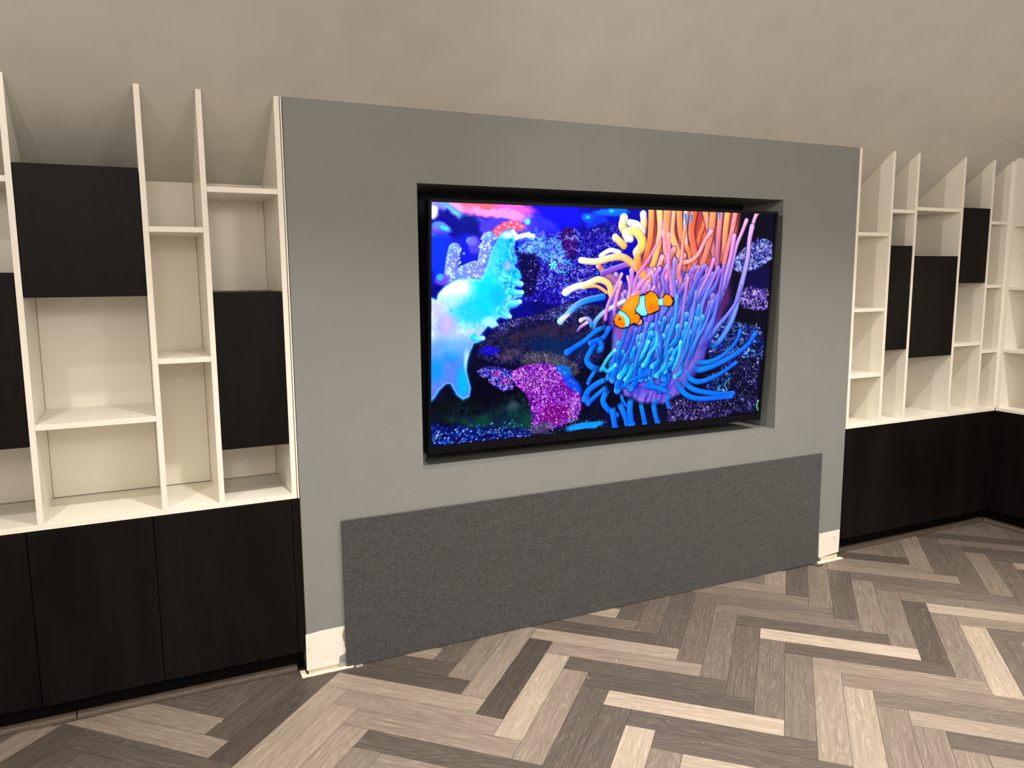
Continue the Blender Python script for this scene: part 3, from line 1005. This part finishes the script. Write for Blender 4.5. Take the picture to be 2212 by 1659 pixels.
r4 = [1273, 708, 1372, 683, 1509, 732, 1543, 798, 1491, 821, 1383, 788, 1304, 772]
worms(r4, 120, (1.4, 3.2), 7, [(60, 200, 240), (180, 240, 255), (80, 90, 240), (140, 110, 255)])
r5 = [1083, 809, 1229, 788, 1387, 830, 1497, 870, 1394, 899, 1240, 908, 1090, 896]
rocktex(r5, (10, 8, 36), (84, 66, 140), (215, 190, 235), 10, 6, .68)
rocktex(r4, (5, 8, 40), (30, 90, 190), (170, 240, 255), 12, 8, .62)
rocktex([1447, 645, 1578, 630, 1585, 888, 1445, 888, 1389, 852], (5, 4, 26), (44, 40, 110), (190, 190, 240), 10, 8, .74)
dots(r5, 220, (1.4, 3.6), [(150, 130, 210), (90, 80, 180), (220, 210, 250), (50, 90, 170)], .85)
dots([1473, 646, 1567, 629, 1585, 888, 1419, 886, 1462, 793], 120, (1.4, 3.4), [(200, 200, 255), (90, 90, 200), (60, 150, 200), (120, 90, 170)], .8)
dots([494, 824, 1086, 850, 1092, 923, 760, 905], 130, (1.5, 3.6), [(60, 90, 130), (40, 110, 150), (120, 120, 160)], .6)
tent([1591, 841, 1588, 866, 1596, 884], 4, 6, (80, 150, 90), (60, 120, 70))

# --- dotted lavender coral
for q, r_ in (([90, 167, 83, 208, 78, 267], 30), ([227, 124, 213, 183, 199, 268], 30), ([124, 250, 171, 234, 208, 251], 30), ([78, 267, 124, 267, 199, 268], 26)):
    tent(q, r_ * .85, r_, (105, 125, 235), (125, 125, 225), rim=(170, 225, 255), rimk=.5, knob=1)
dots([59, 159, 96, 142, 127, 175, 124, 225, 180, 208, 197, 107, 234, 93, 263, 123, 255, 200, 218, 277, 65, 284, 54, 217], 150, (3.6, 6.4), [(225, 250, 255), (180, 240, 255), (235, 235, 255)], 1.0)
blob(42, 275, 36, 26, (110, 80, 225), .95, 0, 1.6, 8)
blob(32, 267, 18, 14, (60, 190, 250), .8, 0, 1.6, 6)

# --- big pale blue leather coral
cor = [0, 342, 22, 351, 29, 327, 54, 301, 97, 277, 152, 274, 196, 278, 212, 251, 223, 217, 236, 179, 250, 149, 269, 115, 291, 97, 322, 92, 334, 107, 331, 131, 324, 157, 328, 179, 338, 193, 339, 210, 327, 224, 337, 234, 353, 248, 360, 269, 350, 280, 366, 290, 363, 303, 339, 299, 327, 311, 347, 318, 369, 326, 364, 340, 340, 344, 329, 357, 358, 352, 362, 364, 341, 378, 317, 383, 310, 395, 320, 413, 306, 423, 275, 415, 256, 429, 268, 447, 245, 457, 225, 447, 202, 473, 191, 490, 206, 487, 210, 498, 187, 508, 168, 511, 153, 545, 142, 580, 139, 616, 147, 652, 157, 685, 151, 716, 128, 725, 105, 707, 90, 681, 77, 659, 56, 661, 30, 684, 11, 712, -4, 725, -13, 724, -13, 342]
wb = pmask(cor, 3, 4)
mixin(np.clip(pmask(cor, 3, 12) * 1.2, 0, 1), C255((30, 160, 250)))
shade = (XX - 60) * .55 + (YY - 330) * .55
k_ = np.clip((XX * .9 - YY * .62 - 40) / 170 + .5 + .8 * (N2 - .5), 0, 1)
ccol = C255((222, 246, 255)) * (1 - k_[..., None]) + C255((40, 190, 250)) * k_[..., None]
low = np.clip((YY - 470 + .2 * XX) / 120, 0, 1)[..., None]
ccol = ccol * (1 - low) + (C255((120, 150, 250)) * (1 - N1[..., None] * .5) + C255((40, 110, 200)) * N1[..., None] * .5) * low
rip = (.90 + .46 * (vnoise(8, 21, 2) - .5) * 2 * np.clip((520 - YY) / 200, .15, 1))
ccol = np.clip(ccol * rip[..., None], 0, 1.0)
mixin(wb, ccol)
cm = lambda: None


def inblob(x, y, rx, ry, col, a, rot=0, hard=1.6):
    c, s = math.cos(rot), math.sin(rot)
    dx, dy = XX - x, YY - y
    d = np.sqrt(((dx * c + dy * s) / rx) ** 2 + ((-dx * s + dy * c) / ry) ** 2)
    mixin(a * np.clip((1 - d) * hard, 0, 1) * wb, C255(col))


inblob(88, 309, 110, 60, (235, 250, 255), .9)
inblob(240, 200, 40, 90, (90, 205, 245), .8, .35)
inblob(219, 289, 80, 60, (40, 215, 252), .8)
inblob(283, 148, 26, 60, (60, 190, 245), .8)
inblob(301, 111, 40, 18, (225, 250, 252), .9)
inblob(172, 392, 150, 80, (30, 185, 250), .85)
inblob(219, 337, 90, 90, (20, 195, 250), .8)
inblob(304, 225, 24, 26, (170, 170, 230), .8)
inblob(268, 338, 50, 60, (20, 170, 245), .8)
inblob(231, 434, 40, 24, (175, 245, 255), .8)
inblob(69, 352, 70, 40, (170, 215, 250), .7)
inblob(24, 385, 60, 40, (190, 190, 245), .9, .8)
inblob(55, 446, 70, 60, (160, 165, 240), .9)
inblob(61, 437, 26, 40, (200, 175, 225), .7)
inblob(33, 540, 70, 70, (95, 150, 250), .8)
inblob(80, 560, 50, 30, (20, 120, 245), .9)
inblob(98, 534, 80, 60, (100, 170, 252), .6)
inblob(128, 660, 34, 90, (20, 165, 255), .95)
inblob(15, 609, 50, 60, (20, 140, 250), .8)
inblob(142, 580, 16, 60, (190, 230, 245), .8)
edge_ = np.clip(wb * 4 * (1 - wb), 0, 1)
mixin(edge_ * .4, C255((200, 240, 255)))
for q in ([364, 292, 339, 286, 323, 276], [367, 325, 340, 325, 316, 321], [360, 361, 337, 367, 313, 374], [318, 417, 294, 405, 274, 391], [208, 496, 183, 497, 164, 489]):
    tent(q, 7, 13, (150, 235, 255), (40, 185, 250), rim=(235, 252, 255), knob=1.1)
for q in ([322, 97, 346, 117, 389, 106], [335, 122, 369, 110, 409, 113]):
    tent(q, 8, 9, (235, 240, 255), (225, 235, 255), knob=1)
tent([320, 148, 314, 174, 321, 200], 5, 7, (60, 150, 210), (90, 190, 240))

# --- anemone body
body = [832, 385, 864, 292, 944, 199, 1013, 199, 1132, 217, 1258, 276, 1340, 356, 1339, 476, 1284, 555, 1255, 656, 1198, 714, 1153, 773, 1059, 811, 939, 803, 855, 763, 806, 701, 785, 612, 794, 497]
VST = vnoise(1, 1, 1) * 0
_r = np.random.default_rng(77).random(400)
_u = (XX + .32 * (YY - 450) + 30 * NW1) / 13.0 + 100
_i = _u.astype(int) % 400
_t = _u - _u.astype(int)
VST = _r[_i] * (1 - _t) + _r[(_i + 1) % 400] * _t          # strand streaks running down the anemone
poly(body, (62, 56, 165), .97, warp=20, soft=9, col2=(136, 112, 205), n=VST)
poly([791, 440, 961, 445, 1066, 586, 1031, 765, 866, 754, 791, 651], (16, 70, 170), .8, warp=12, soft=14, col2=(96, 110, 205), n=VST)
poly([1106, 198, 1330, 120, 1393, 377, 1327, 476, 1145, 372], (92, 44, 96), .85, warp=12, soft=18, col2=(60, 50, 130), n=VST)
poly([751, 327, 881, 273, 928, 464, 819, 537, 763, 459], (58, 60, 170), .8, warp=12, soft=9, col2=(130, 80, 160), n=VST)
blob(1076, 198, 34, 60, (165, 160, 235), .9, 0, 1.5, 6)
poly([892, 273, 916, 125, 940, -22, 1401, -35, 1393, 81, 1350, 198, 1207, 256, 1038, 217], (236, 128, 84), .98, warp=10, soft=12, col2=(170, 76, 66), n=VST)
ORG, ORD, PNK, PUR, BLU, CYN = (255, 150, 96), (226, 104, 62), (238, 150, 190), (150, 110, 220), (24, 110, 245), (40, 170, 235)


def fan(n, x0, x1, y0, y1, dx, L, r, ca, cb, rim, seed, bend=10):
    """row of tentacles: tips between x0..x1, y0..y1, roots dx,L below"""
    r_ = np.random.default_rng(seed)
    for i in np.argsort(r_.random(n)):
        u = (i + r_.uniform(.1, .9)) / n
        x, y = x0 + (x1 - x0) * u, r_.uniform(y0, y1)
        b = r_.uniform(-bend, bend)
        l = L * r_.uniform(.75, 1.2)
        q = [x, y, x + dx * .35 + b, y + l * .35, x + dx * .7 - b * .3, y + l * .7, x + dx, y + l]
        f = r_.uniform(.85, 1.12)
        rr = r * r_.uniform(.8, 1.2)
        tent(q, rr, rr * 1.35, tuple(min(255, c * f) for c in ca), tuple(min(255, c * f) for c in cb), rim=rim, fade=.45)


ax, ay = (953, 0)
bx, by = (1405, 4)
cx_, cy__ = (1001, 350)
dx_, dy_ = (1385, 809)
# broad orange strands hanging in from the top
for q, r0_, r1_, c0_, c1_ in (([940, -13, 944, 69, 940, 143, 913, 236], 13, 10, (250, 165, 100), ORD), ([979, -14, 991, 87, 971, 199, 938, 274], 15, 10, (255, 200, 130), ORG),
        ([1047, -15, 1046, 86, 1093, 179, 1135, 256], 17, 9, (255, 190, 150), ORG), ([1020, -15, 1021, 124, 1039, 236, 1048, 351], 16, 9, ORG, (200, 130, 180)), ([1077, -16, 1099, 104, 1152, 179, 1149, 275], 13, 10, ORG, ORD),
        ([1112, -17, 1116, 85, 1132, 160], 9, 7, (215, 215, 225), (250, 180, 130)), ([1159, -18, 1149, 85, 1178, 198, 1164, 314], 16, 10, ORD, (210, 110, 110)), ([1207, -20, 1238, 64, 1272, 160, 1320, 276], 14, 10, (250, 160, 110), (150, 90, 130)), ([1255, -21, 1252, 83, 1226, 198, 1186, 295], 16, 9, ORG, (190, 100, 110)),
        ([1294, -22, 1294, 82, 1295, 198, 1316, 316], 12, 9, (245, 150, 130), (120, 70, 140)), ([1333, -23, 1328, 82, 1330, 198], 14, 10, (255, 180, 110), (225, 110, 90)), ([1377, -24, 1363, 81, 1337, 198, 1335, 296], 11, 8, (245, 150, 150), (210, 110, 110))):
    tent(q, r0_ * 1.15, r1_ * 1.3, c0_, c1_, rim=(255, 205, 190), knob=1, rimk=.6, fade=.25)
for q in ([1110, 11, 1118, 57], [1143, 14, 1141, 47], [1288, -3, 1291, 25]):
    tent(q, 6, 4, (40, 110, 240), (60, 150, 240), knob=1)
fan(16, cx_ - 90, cx_ + 200, cy__ - 200, cy__ - 70, -20, 170, 9.5, (245, 150, 130), (170, 110, 190), (230, 190, 240), 31, 16)
fan(26, cx_ - 230, cx_ + 250, cy__ - 130, cy__ + 20, -16, 170, 8, (180, 110, 200), (70, 90, 210), (200, 200, 255), 32, 18)
fan(26, cx_ + 60, cx_ + 350, cy__ - 130, cy__ + 110, -100, 210, 8, (130, 95, 215), (36, 110, 215), (190, 190, 255), 33, 16)
# named strands on the right
for q, r0_, r1_, c0_, c1_ in (([1498, -8, 1483, 21, 1469, 80, 1456, 198, 1436, 297, 1399, 437, 1335, 557], 7.5, 9, (250, 165, 170), (50, 110, 235)), ([1438, 30, 1418, 81, 1394, 139, 1377, 218, 1363, 277, 1340, 356], 7, 9, (240, 165, 185), (120, 110, 225)),
        ([1472, 56, 1463, 119, 1462, 198, 1438, 317, 1412, 438, 1369, 518, 1323, 567, 1273, 571], 9, 10, (225, 160, 200), (20, 120, 245)), ([1377, 97, 1368, 178, 1345, 277, 1317, 375, 1289, 475, 1214, 613], 8.5, 9, (230, 140, 210), (60, 130, 225)),
        ([1433, 317, 1419, 377, 1374, 437, 1316, 496, 1260, 564], 6, 9, (130, 120, 240), (90, 120, 230)), ([1275, 198, 1256, 256, 1204, 354, 1174, 432, 1168, 501], 7, 8, (230, 130, 190), (60, 120, 210)),
        ([1303, 233, 1272, 296, 1232, 393, 1218, 512, 1189, 612], 7, 8, (170, 110, 225), (30, 150, 220)), ([1333, 227, 1324, 316, 1308, 415, 1282, 535], 6, 8, (150, 90, 200), (60, 110, 220)), ([1215, 393, 1202, 472, 1158, 530, 1140, 549], 6, 8, (30, 130, 235), (30, 190, 200)),
        ([1252, 79, 1220, 122, 1195, 170, 1159, 202, 1108, 214, 1095, 236, 1094, 275], 8, 9, (240, 150, 160), (250, 160, 120))):
    tent(q, r0_ * 1.15, r1_ * 1.25, c0_, c1_, rim=(200, 190, 255), rimk=.6, fade=.2)
# lavender foot showing between the lower strands
poly([1134, 539, 1257, 534, 1254, 635, 1173, 713, 1123, 699], (128, 106, 190), .8, warp=8, soft=22, col2=(100, 90, 180), n=N2)
poly([838, 673, 1072, 666, 1150, 732, 1057, 791, 866, 754], (128, 96, 190), .7, warp=8, soft=22, col2=(70, 60, 190), n=N2)
fan(14, cx_ - 110, cx_ + 260, cy__ + 60, cy__ + 170, -50, 190, 9, (50, 120, 225), (30, 90, 190), (150, 225, 255), 34, 16)
fan(16, cx_ - 200, cx_ + 170, cy__ + 110, cy__ + 260, -40, 140, 10, (30, 130, 230), (20, 110, 190), (130, 230, 255), 35, 22)
fan(15, cx_ - 240, cx_ + 90, cy__ + 330, cy__ + 410, 40, -110, 12, (18, 104, 245), (16, 110, 205), (100, 190, 255), 36, 22)
fan(10, cx_ - 200, cx_ + 130, cy__ + 260, cy__ + 350, 50, -70, 11, (30, 160, 235), (20, 120, 200), (150, 235, 255), 37, 24)
# sweeping blue strands lower right, and the loose ones lower left
for q, r0_, r1_ in (([1539, 528, 1505, 574, 1443, 613, 1369, 645, 1294, 668, 1232, 675, 1198, 653], 8, 12), ([1453, 510, 1433, 561, 1378, 610, 1317, 638, 1254, 645, 1216, 637], 6, 10), ([1442, 655, 1373, 693, 1299, 720, 1237, 729, 1193, 710, 1175, 672], 6, 12),
        ([1441, 796, 1357, 792, 1266, 776, 1202, 755, 1148, 711], 8, 11), ([1432, 808, 1333, 810, 1231, 803, 1166, 774, 1112, 713], 7, 12), ([573, 568, 610, 547, 657, 521, 705, 485, 759, 468], 9, 8), ([764, 477, 744, 511, 707, 532, 681, 569, 667, 606, 697, 636, 746, 649], 7, 12),
        ([678, 699, 686, 680, 711, 647], 6, 8), ([668, 764, 680, 732, 727, 702, 771, 689], 12, 9), ([682, 784, 719, 754, 773, 718], 8, 8), ([821, 846, 778, 817, 753, 776, 778, 728], 9, 12), ([888, 819, 857, 797, 838, 752], 7, 6), ([1018, 845, 1016, 814, 1023, 788], 8, 9), ([819, 900, 807, 849, 800, 809], 10, 12),
        ([879, 885, 860, 843, 831, 791], 10, 11), ([902, 893, 889, 835, 890, 775], 11, 12), ([969, 898, 956, 850, 939, 799], 9, 9), ([1036, 898, 1019, 855, 1005, 803], 9, 10), ([1089, 830, 1078, 804, 1092, 769], 7, 8), ([973, 677, 931, 688, 874, 705, 846, 729], 7, 8), ([990, 722, 969, 730, 1030, 744, 1092, 769], 10, 9),
        ([679, 535, 718, 523, 733, 556, 707, 570], 7, 12)):
    tent(q, r0_ * 1.2, r1_ * 1.2, (22, 92, 250), (26, 124, 205), rim=(80, 180, 255), rimk=.5, fade=.2)
for q in ([963, 542, 951, 571, 926, 609, 909, 628], [1007, 499, 1004, 554, 976, 592, 956, 640], [1066, 586, 1058, 635, 1048, 665], [1130, 549, 1125, 609, 1101, 668], [798, 570, 766, 602, 738, 648], [804, 632, 774, 656, 751, 645]):
    tent(q, 7, 9, (70, 190, 245), (24, 140, 190), rim=(180, 245, 255))

r_ = np.random.default_rng(90)
for q, c0_, c1_ in (([1114, 66, 1107, 142, 1106, 198, 1094, 275], ORG, PNK), ([1071, 198, 1072, 294, 1092, 371, 1081, 468], (160, 130, 240), (60, 120, 220)), ([1146, 275, 1135, 372, 1129, 470, 1116, 548], (200, 120, 170), (60, 110, 210)),
        ([1095, 352, 1093, 449, 1063, 546, 1051, 645], (60, 150, 240), (30, 120, 210)), ([1195, 334, 1181, 451, 1153, 530, 1140, 609], (120, 110, 230), (30, 150, 215)), ([1004, 389, 998, 466, 1027, 545, 1018, 643], (90, 120, 235), (40, 90, 190)),
        ([1287, 375, 1256, 474, 1209, 552, 1186, 632], (110, 110, 230), (40, 130, 225)), ([949, 464, 935, 541, 908, 618, 899, 696], (90, 110, 230), (30, 120, 200)), ([848, 461, 840, 518, 821, 575, 813, 633], (30, 110, 220), (20, 90, 180)),
        ([899, 486, 881, 549, 846, 615, 825, 653], (50, 80, 225), (30, 120, 210)), ([975, 312, 950, 349, 934, 387], (230, 150, 190), (140, 110, 210)), ([943, 245, 905, 292, 868, 348, 843, 385], (220, 150, 210), (150, 100, 200))):
    tent(q, r_.uniform(6, 8), r_.uniform(8, 11), c0_, c1_, rim=(190, 200, 255), rimk=.6, fade=.3)

# --- pale yellow and peach strands on the left of the anemone
CRM, YEL = (250, 236, 205), (240, 178, 92)
tent([702, 226, 736, 254, 781, 282, 805, 310], 11, 16, (200, 120, 90), (120, 90, 190), knob=1)
tent([948, 255, 889, 227, 833, 221, 725, 254], 8, 12, (190, 110, 200), (120, 80, 190))
tent([620, 203, 691, 208, 765, 192, 820, 192, 878, 227, 931, 273], 12, 17, (250, 225, 195), (236, 150, 80), rim=(250, 250, 245), rimk=1, knob=1)
tent([711, 185, 753, 163, 797, 171], 10, 9, CRM, CRM, knob=1)
tent([555, 328, 600, 307, 652, 297, 705, 279, 754, 298, 769, 339], 13, 14, (240, 240, 250), (240, 176, 90), rim=(250, 250, 255), rimk=.9, knob=1.1)
tent([632, 311, 696, 305, 747, 331], 6, 7, (240, 180, 100), (235, 160, 90), knob=1)
tent([538, 441, 567, 416, 603, 384, 649, 363, 731, 349], 12, 13, (150, 190, 250), (20, 110, 230), rim=(190, 230, 255), knob=1.2)
tent([546, 434, 575, 416], 9, 6, (245, 215, 215), (200, 180, 230), knob=1)
tent([833, 366, 781, 388, 734, 413, 703, 442, 691, 468], 9, 11, (250, 215, 195), (60, 130, 220), rim=(120, 190, 255), knob=1)
tent([631, 440, 652, 433, 674, 441, 682, 465], 7, 8, (250, 190, 215), (40, 110, 220), knob=1.4)
tent([660, 450, 633, 466, 620, 482], 7, 6, (245, 175, 195), (90, 70, 180), knob=1)
for q, r_, c_ in (([902, 19, 907, 52, 903, 88], 17, (240, 220, 215)), ([811, 36, 806, 68, 825, 89], 20, (245, 235, 200)), ([840, 53, 878, 61, 903, 88], 15, (225, 230, 250)), ([774, 112, 794, 126, 817, 144], 16, (240, 215, 180)), ([826, 98, 864, 85, 897, 110, 904, 143, 883, 171], 22, (250, 225, 150))):
    tent(q, r_ * .9, r_, c_, YEL if r_ > 15 else c_, rim=(250, 250, 250), rimk=.8, knob=1.05)
tent([831, 117, 849, 118], 15, 14, (205, 220, 250), (225, 225, 240), knob=1)
tent([883, 171, 888, 208, 897, 236], 18, 16, (245, 180, 100), (225, 110, 60), knob=1)
for q in ([992, 46, 994, 105, 964, 161, 933, 208, 886, 273, 877, 348], [1004, 87, 1024, 161, 1048, 236, 1071, 351], [813, 258, 790, 309, 754, 383, 746, 439], [843, 269, 857, 320, 848, 385], [811, 291, 796, 347, 788, 403], [959, 251, 916, 292, 875, 348], [943, 289, 926, 330], [1033, 96, 1042, 161, 1042, 274]):
    tent(q, 6, 8, (240, 160, 160), (180, 110, 190), rim=(210, 200, 255))

# --- clownfish
OR1, OR2, WH, BK = (255, 140, 20), (232, 92, 12), (120, 214, 250), (16, 6, 40)
poly([800, 416, 808, 403, 834, 377, 849, 363, 863, 348, 899, 341, 904, 347, 933, 343, 940, 332, 960, 325, 986, 337, 1004, 358, 1020, 354, 1033, 339, 1054, 341, 1079, 361, 1085, 375, 1077, 392, 1054, 397, 1030, 391, 1009, 393, 1010, 410, 988, 423, 960, 428, 944, 426, 930, 433, 924, 440, 934, 452, 930, 466, 912, 471, 894, 466, 862, 473, 840, 482, 813, 479, 792, 467, 784, 448, 788, 433], BK, soft=2)
fish = [802, 414, 834, 379, 864, 352, 899, 343, 936, 345, 960, 329, 984, 340, 1002, 362, 1022, 358, 1038, 343, 1059, 349, 1075, 371, 1067, 390, 1044, 391, 1025, 387, 1006, 389, 1005, 406, 962, 422, 928, 427, 901, 440, 875, 462, 849, 476, 817, 475, 794, 461, 788, 440]
fm = poly(fish, OR1, soft=1.5, tex=.12)
poly([789, 459, 815, 472, 853, 469, 875, 458, 896, 440, 870, 450, 836, 457, 802, 450], OR2, .45, soft=5)
poly([832, 377, 866, 352, 902, 345, 892, 371, 867, 401, 844, 400, 826, 392], (250, 160, 80), .6, soft=4)
# dark rimmed pale bands
for band in ([809, 405, 824, 409, 845, 421, 862, 439, 866, 458, 858, 473, 842, 472, 845, 455, 837, 438, 823, 426, 803, 420], [907, 350, 931, 345, 933, 368, 937, 395, 950, 420, 944, 429, 919, 429, 895, 413, 890, 405, 906, 377], [1002, 362, 1025, 356, 1026, 374, 1029, 389, 1006, 389, 998, 375]):
    P_ = np.array(band, float).reshape(-1, 2)
    c_ = P_.mean(0)
    poly(list(((P_ - c_) * 1.16 + c_).ravel()), BK, .95, soft=1.4)
    poly(band, WH, 1, soft=1.6)
    mb = pmask(list(((P_ - c_ - [3, 3]) * .55 + c_).ravel()), 0, 4)
    mixin(mb * .5, C255((190, 240, 255)))
poly([936, 349, 960, 330, 984, 342, 1002, 369, 1002, 392, 982, 411, 955, 418, 941, 391], OR1, 1, soft=2, tex=.1)
poly([957, 378, 999, 388, 987, 411, 955, 418], OR2, .5, soft=6)
poly([1031, 351, 1055, 347, 1071, 371, 1062, 388, 1039, 387, 1028, 370], OR1, 1, soft=2)
poly([884, 418, 904, 417, 919, 429, 918, 452, 903, 463, 884, 458, 876, 439], BK, .9, soft=1.6)
poly([882, 422, 900, 421, 912, 432, 911, 452, 898, 461, 882, 456, 874, 439], (250, 130, 20), 1, soft=1.6)
poly([915, 444, 924, 448, 925, 462, 912, 467, 900, 463, 914, 455], (250, 170, 130), 1, soft=1.6)
blob(814, 441, 6.5, 6.5, (40, 10, 10), 1, 0, 2.5)
blob(812, 440, 2.2, 2.2, (190, 120, 60), .9, 0, 2)
for k_ in range(7):
    fx_, fy_ = (846, 363)
    tent([fx_ + k_ * 9 + 3, fy_ - 12 - k_ * 4.2, fx_ + k_ * 9, fy_ + 4 - k_ * 4.5], 2, 3, (250, 200, 120), OR1, knob=1, rimk=.2)

# display values to light: the panel is bright and saturated
IMG = np.clip(IMG, 0, 1)
LUM = IMG.mean(2, keepdims=True)
IMG = np.clip(LUM + (IMG - LUM) * 1.12, 0, 1)
IMG = IMG ** 2.35


def screen_mesh(img):
    """flat emitting screen: one small face per picture element, colours kept as a mesh attribute"""
    h, w = img.shape[:2]
    xs = np.linspace(0, SW, w + 1)
    zs = np.linspace(SH, 0, h + 1)
    X, Z = np.meshgrid(xs, zs)
    co = np.stack([X, np.full_like(X, -.0005), Z], -1).reshape(-1, 3).astype(np.float32)
    i = np.arange(h)[:, None] * (w + 1) + np.arange(w)[None]
    quads = np.stack([i + w + 1, i + w + 2, i + 1, i], -1).reshape(-1, 4).astype(np.int32)
    me = bpy.data.meshes.new('screen')
    me.vertices.add(len(co))
    me.vertices.foreach_set('co', co.ravel())
    me.loops.add(quads.size)
    me.loops.foreach_set('vertex_index', quads.ravel())
    me.polygons.add(len(quads))
    me.polygons.foreach_set('loop_start', np.arange(0, quads.size, 4, dtype=np.int32))
    me.update(calc_edges=True)
    # colours live on the corners so that they blend between elements
    pad = np.pad(img, ((0, 1), (0, 1), (0, 0)), mode='edge')
    pad2 = np.pad(img, ((1, 0), (1, 0), (0, 0)), mode='edge')
    vcol = .5 * (pad + pad2)
    col = np.concatenate([vcol.reshape(-1, 3), np.ones((vcol.shape[0] * vcol.shape[1], 1))], 1).astype(np.float32)
    at = me.attributes.new('picture', 'FLOAT_COLOR', 'POINT')
    at.data.foreach_set('color', col.ravel())
    m, nt, b = mat('lit_screen')
    a = nd(nt, 'ShaderNodeAttribute', attribute_name='picture')
    b.inputs['Base Color'].default_value = (.001, .001, .002, 1)
    b.inputs['Roughness'].default_value = .2
    b.inputs['Specular IOR Level'].default_value = .08
    lk(nt, a.outputs['Color'], b.inputs['Emission Color'])
    b.inputs['Emission Strength'].default_value = SCREEN_GAIN
    me.materials.append(m)
    o = bpy.data.objects.new('screen', me)
    COL.objects.link(o)
    o.parent = tv
    o['label'] = 'lit screen with an orange and white clownfish among anemone tentacles'
    return o


SCREEN_GAIN = 1.3
screen_mesh(IMG)
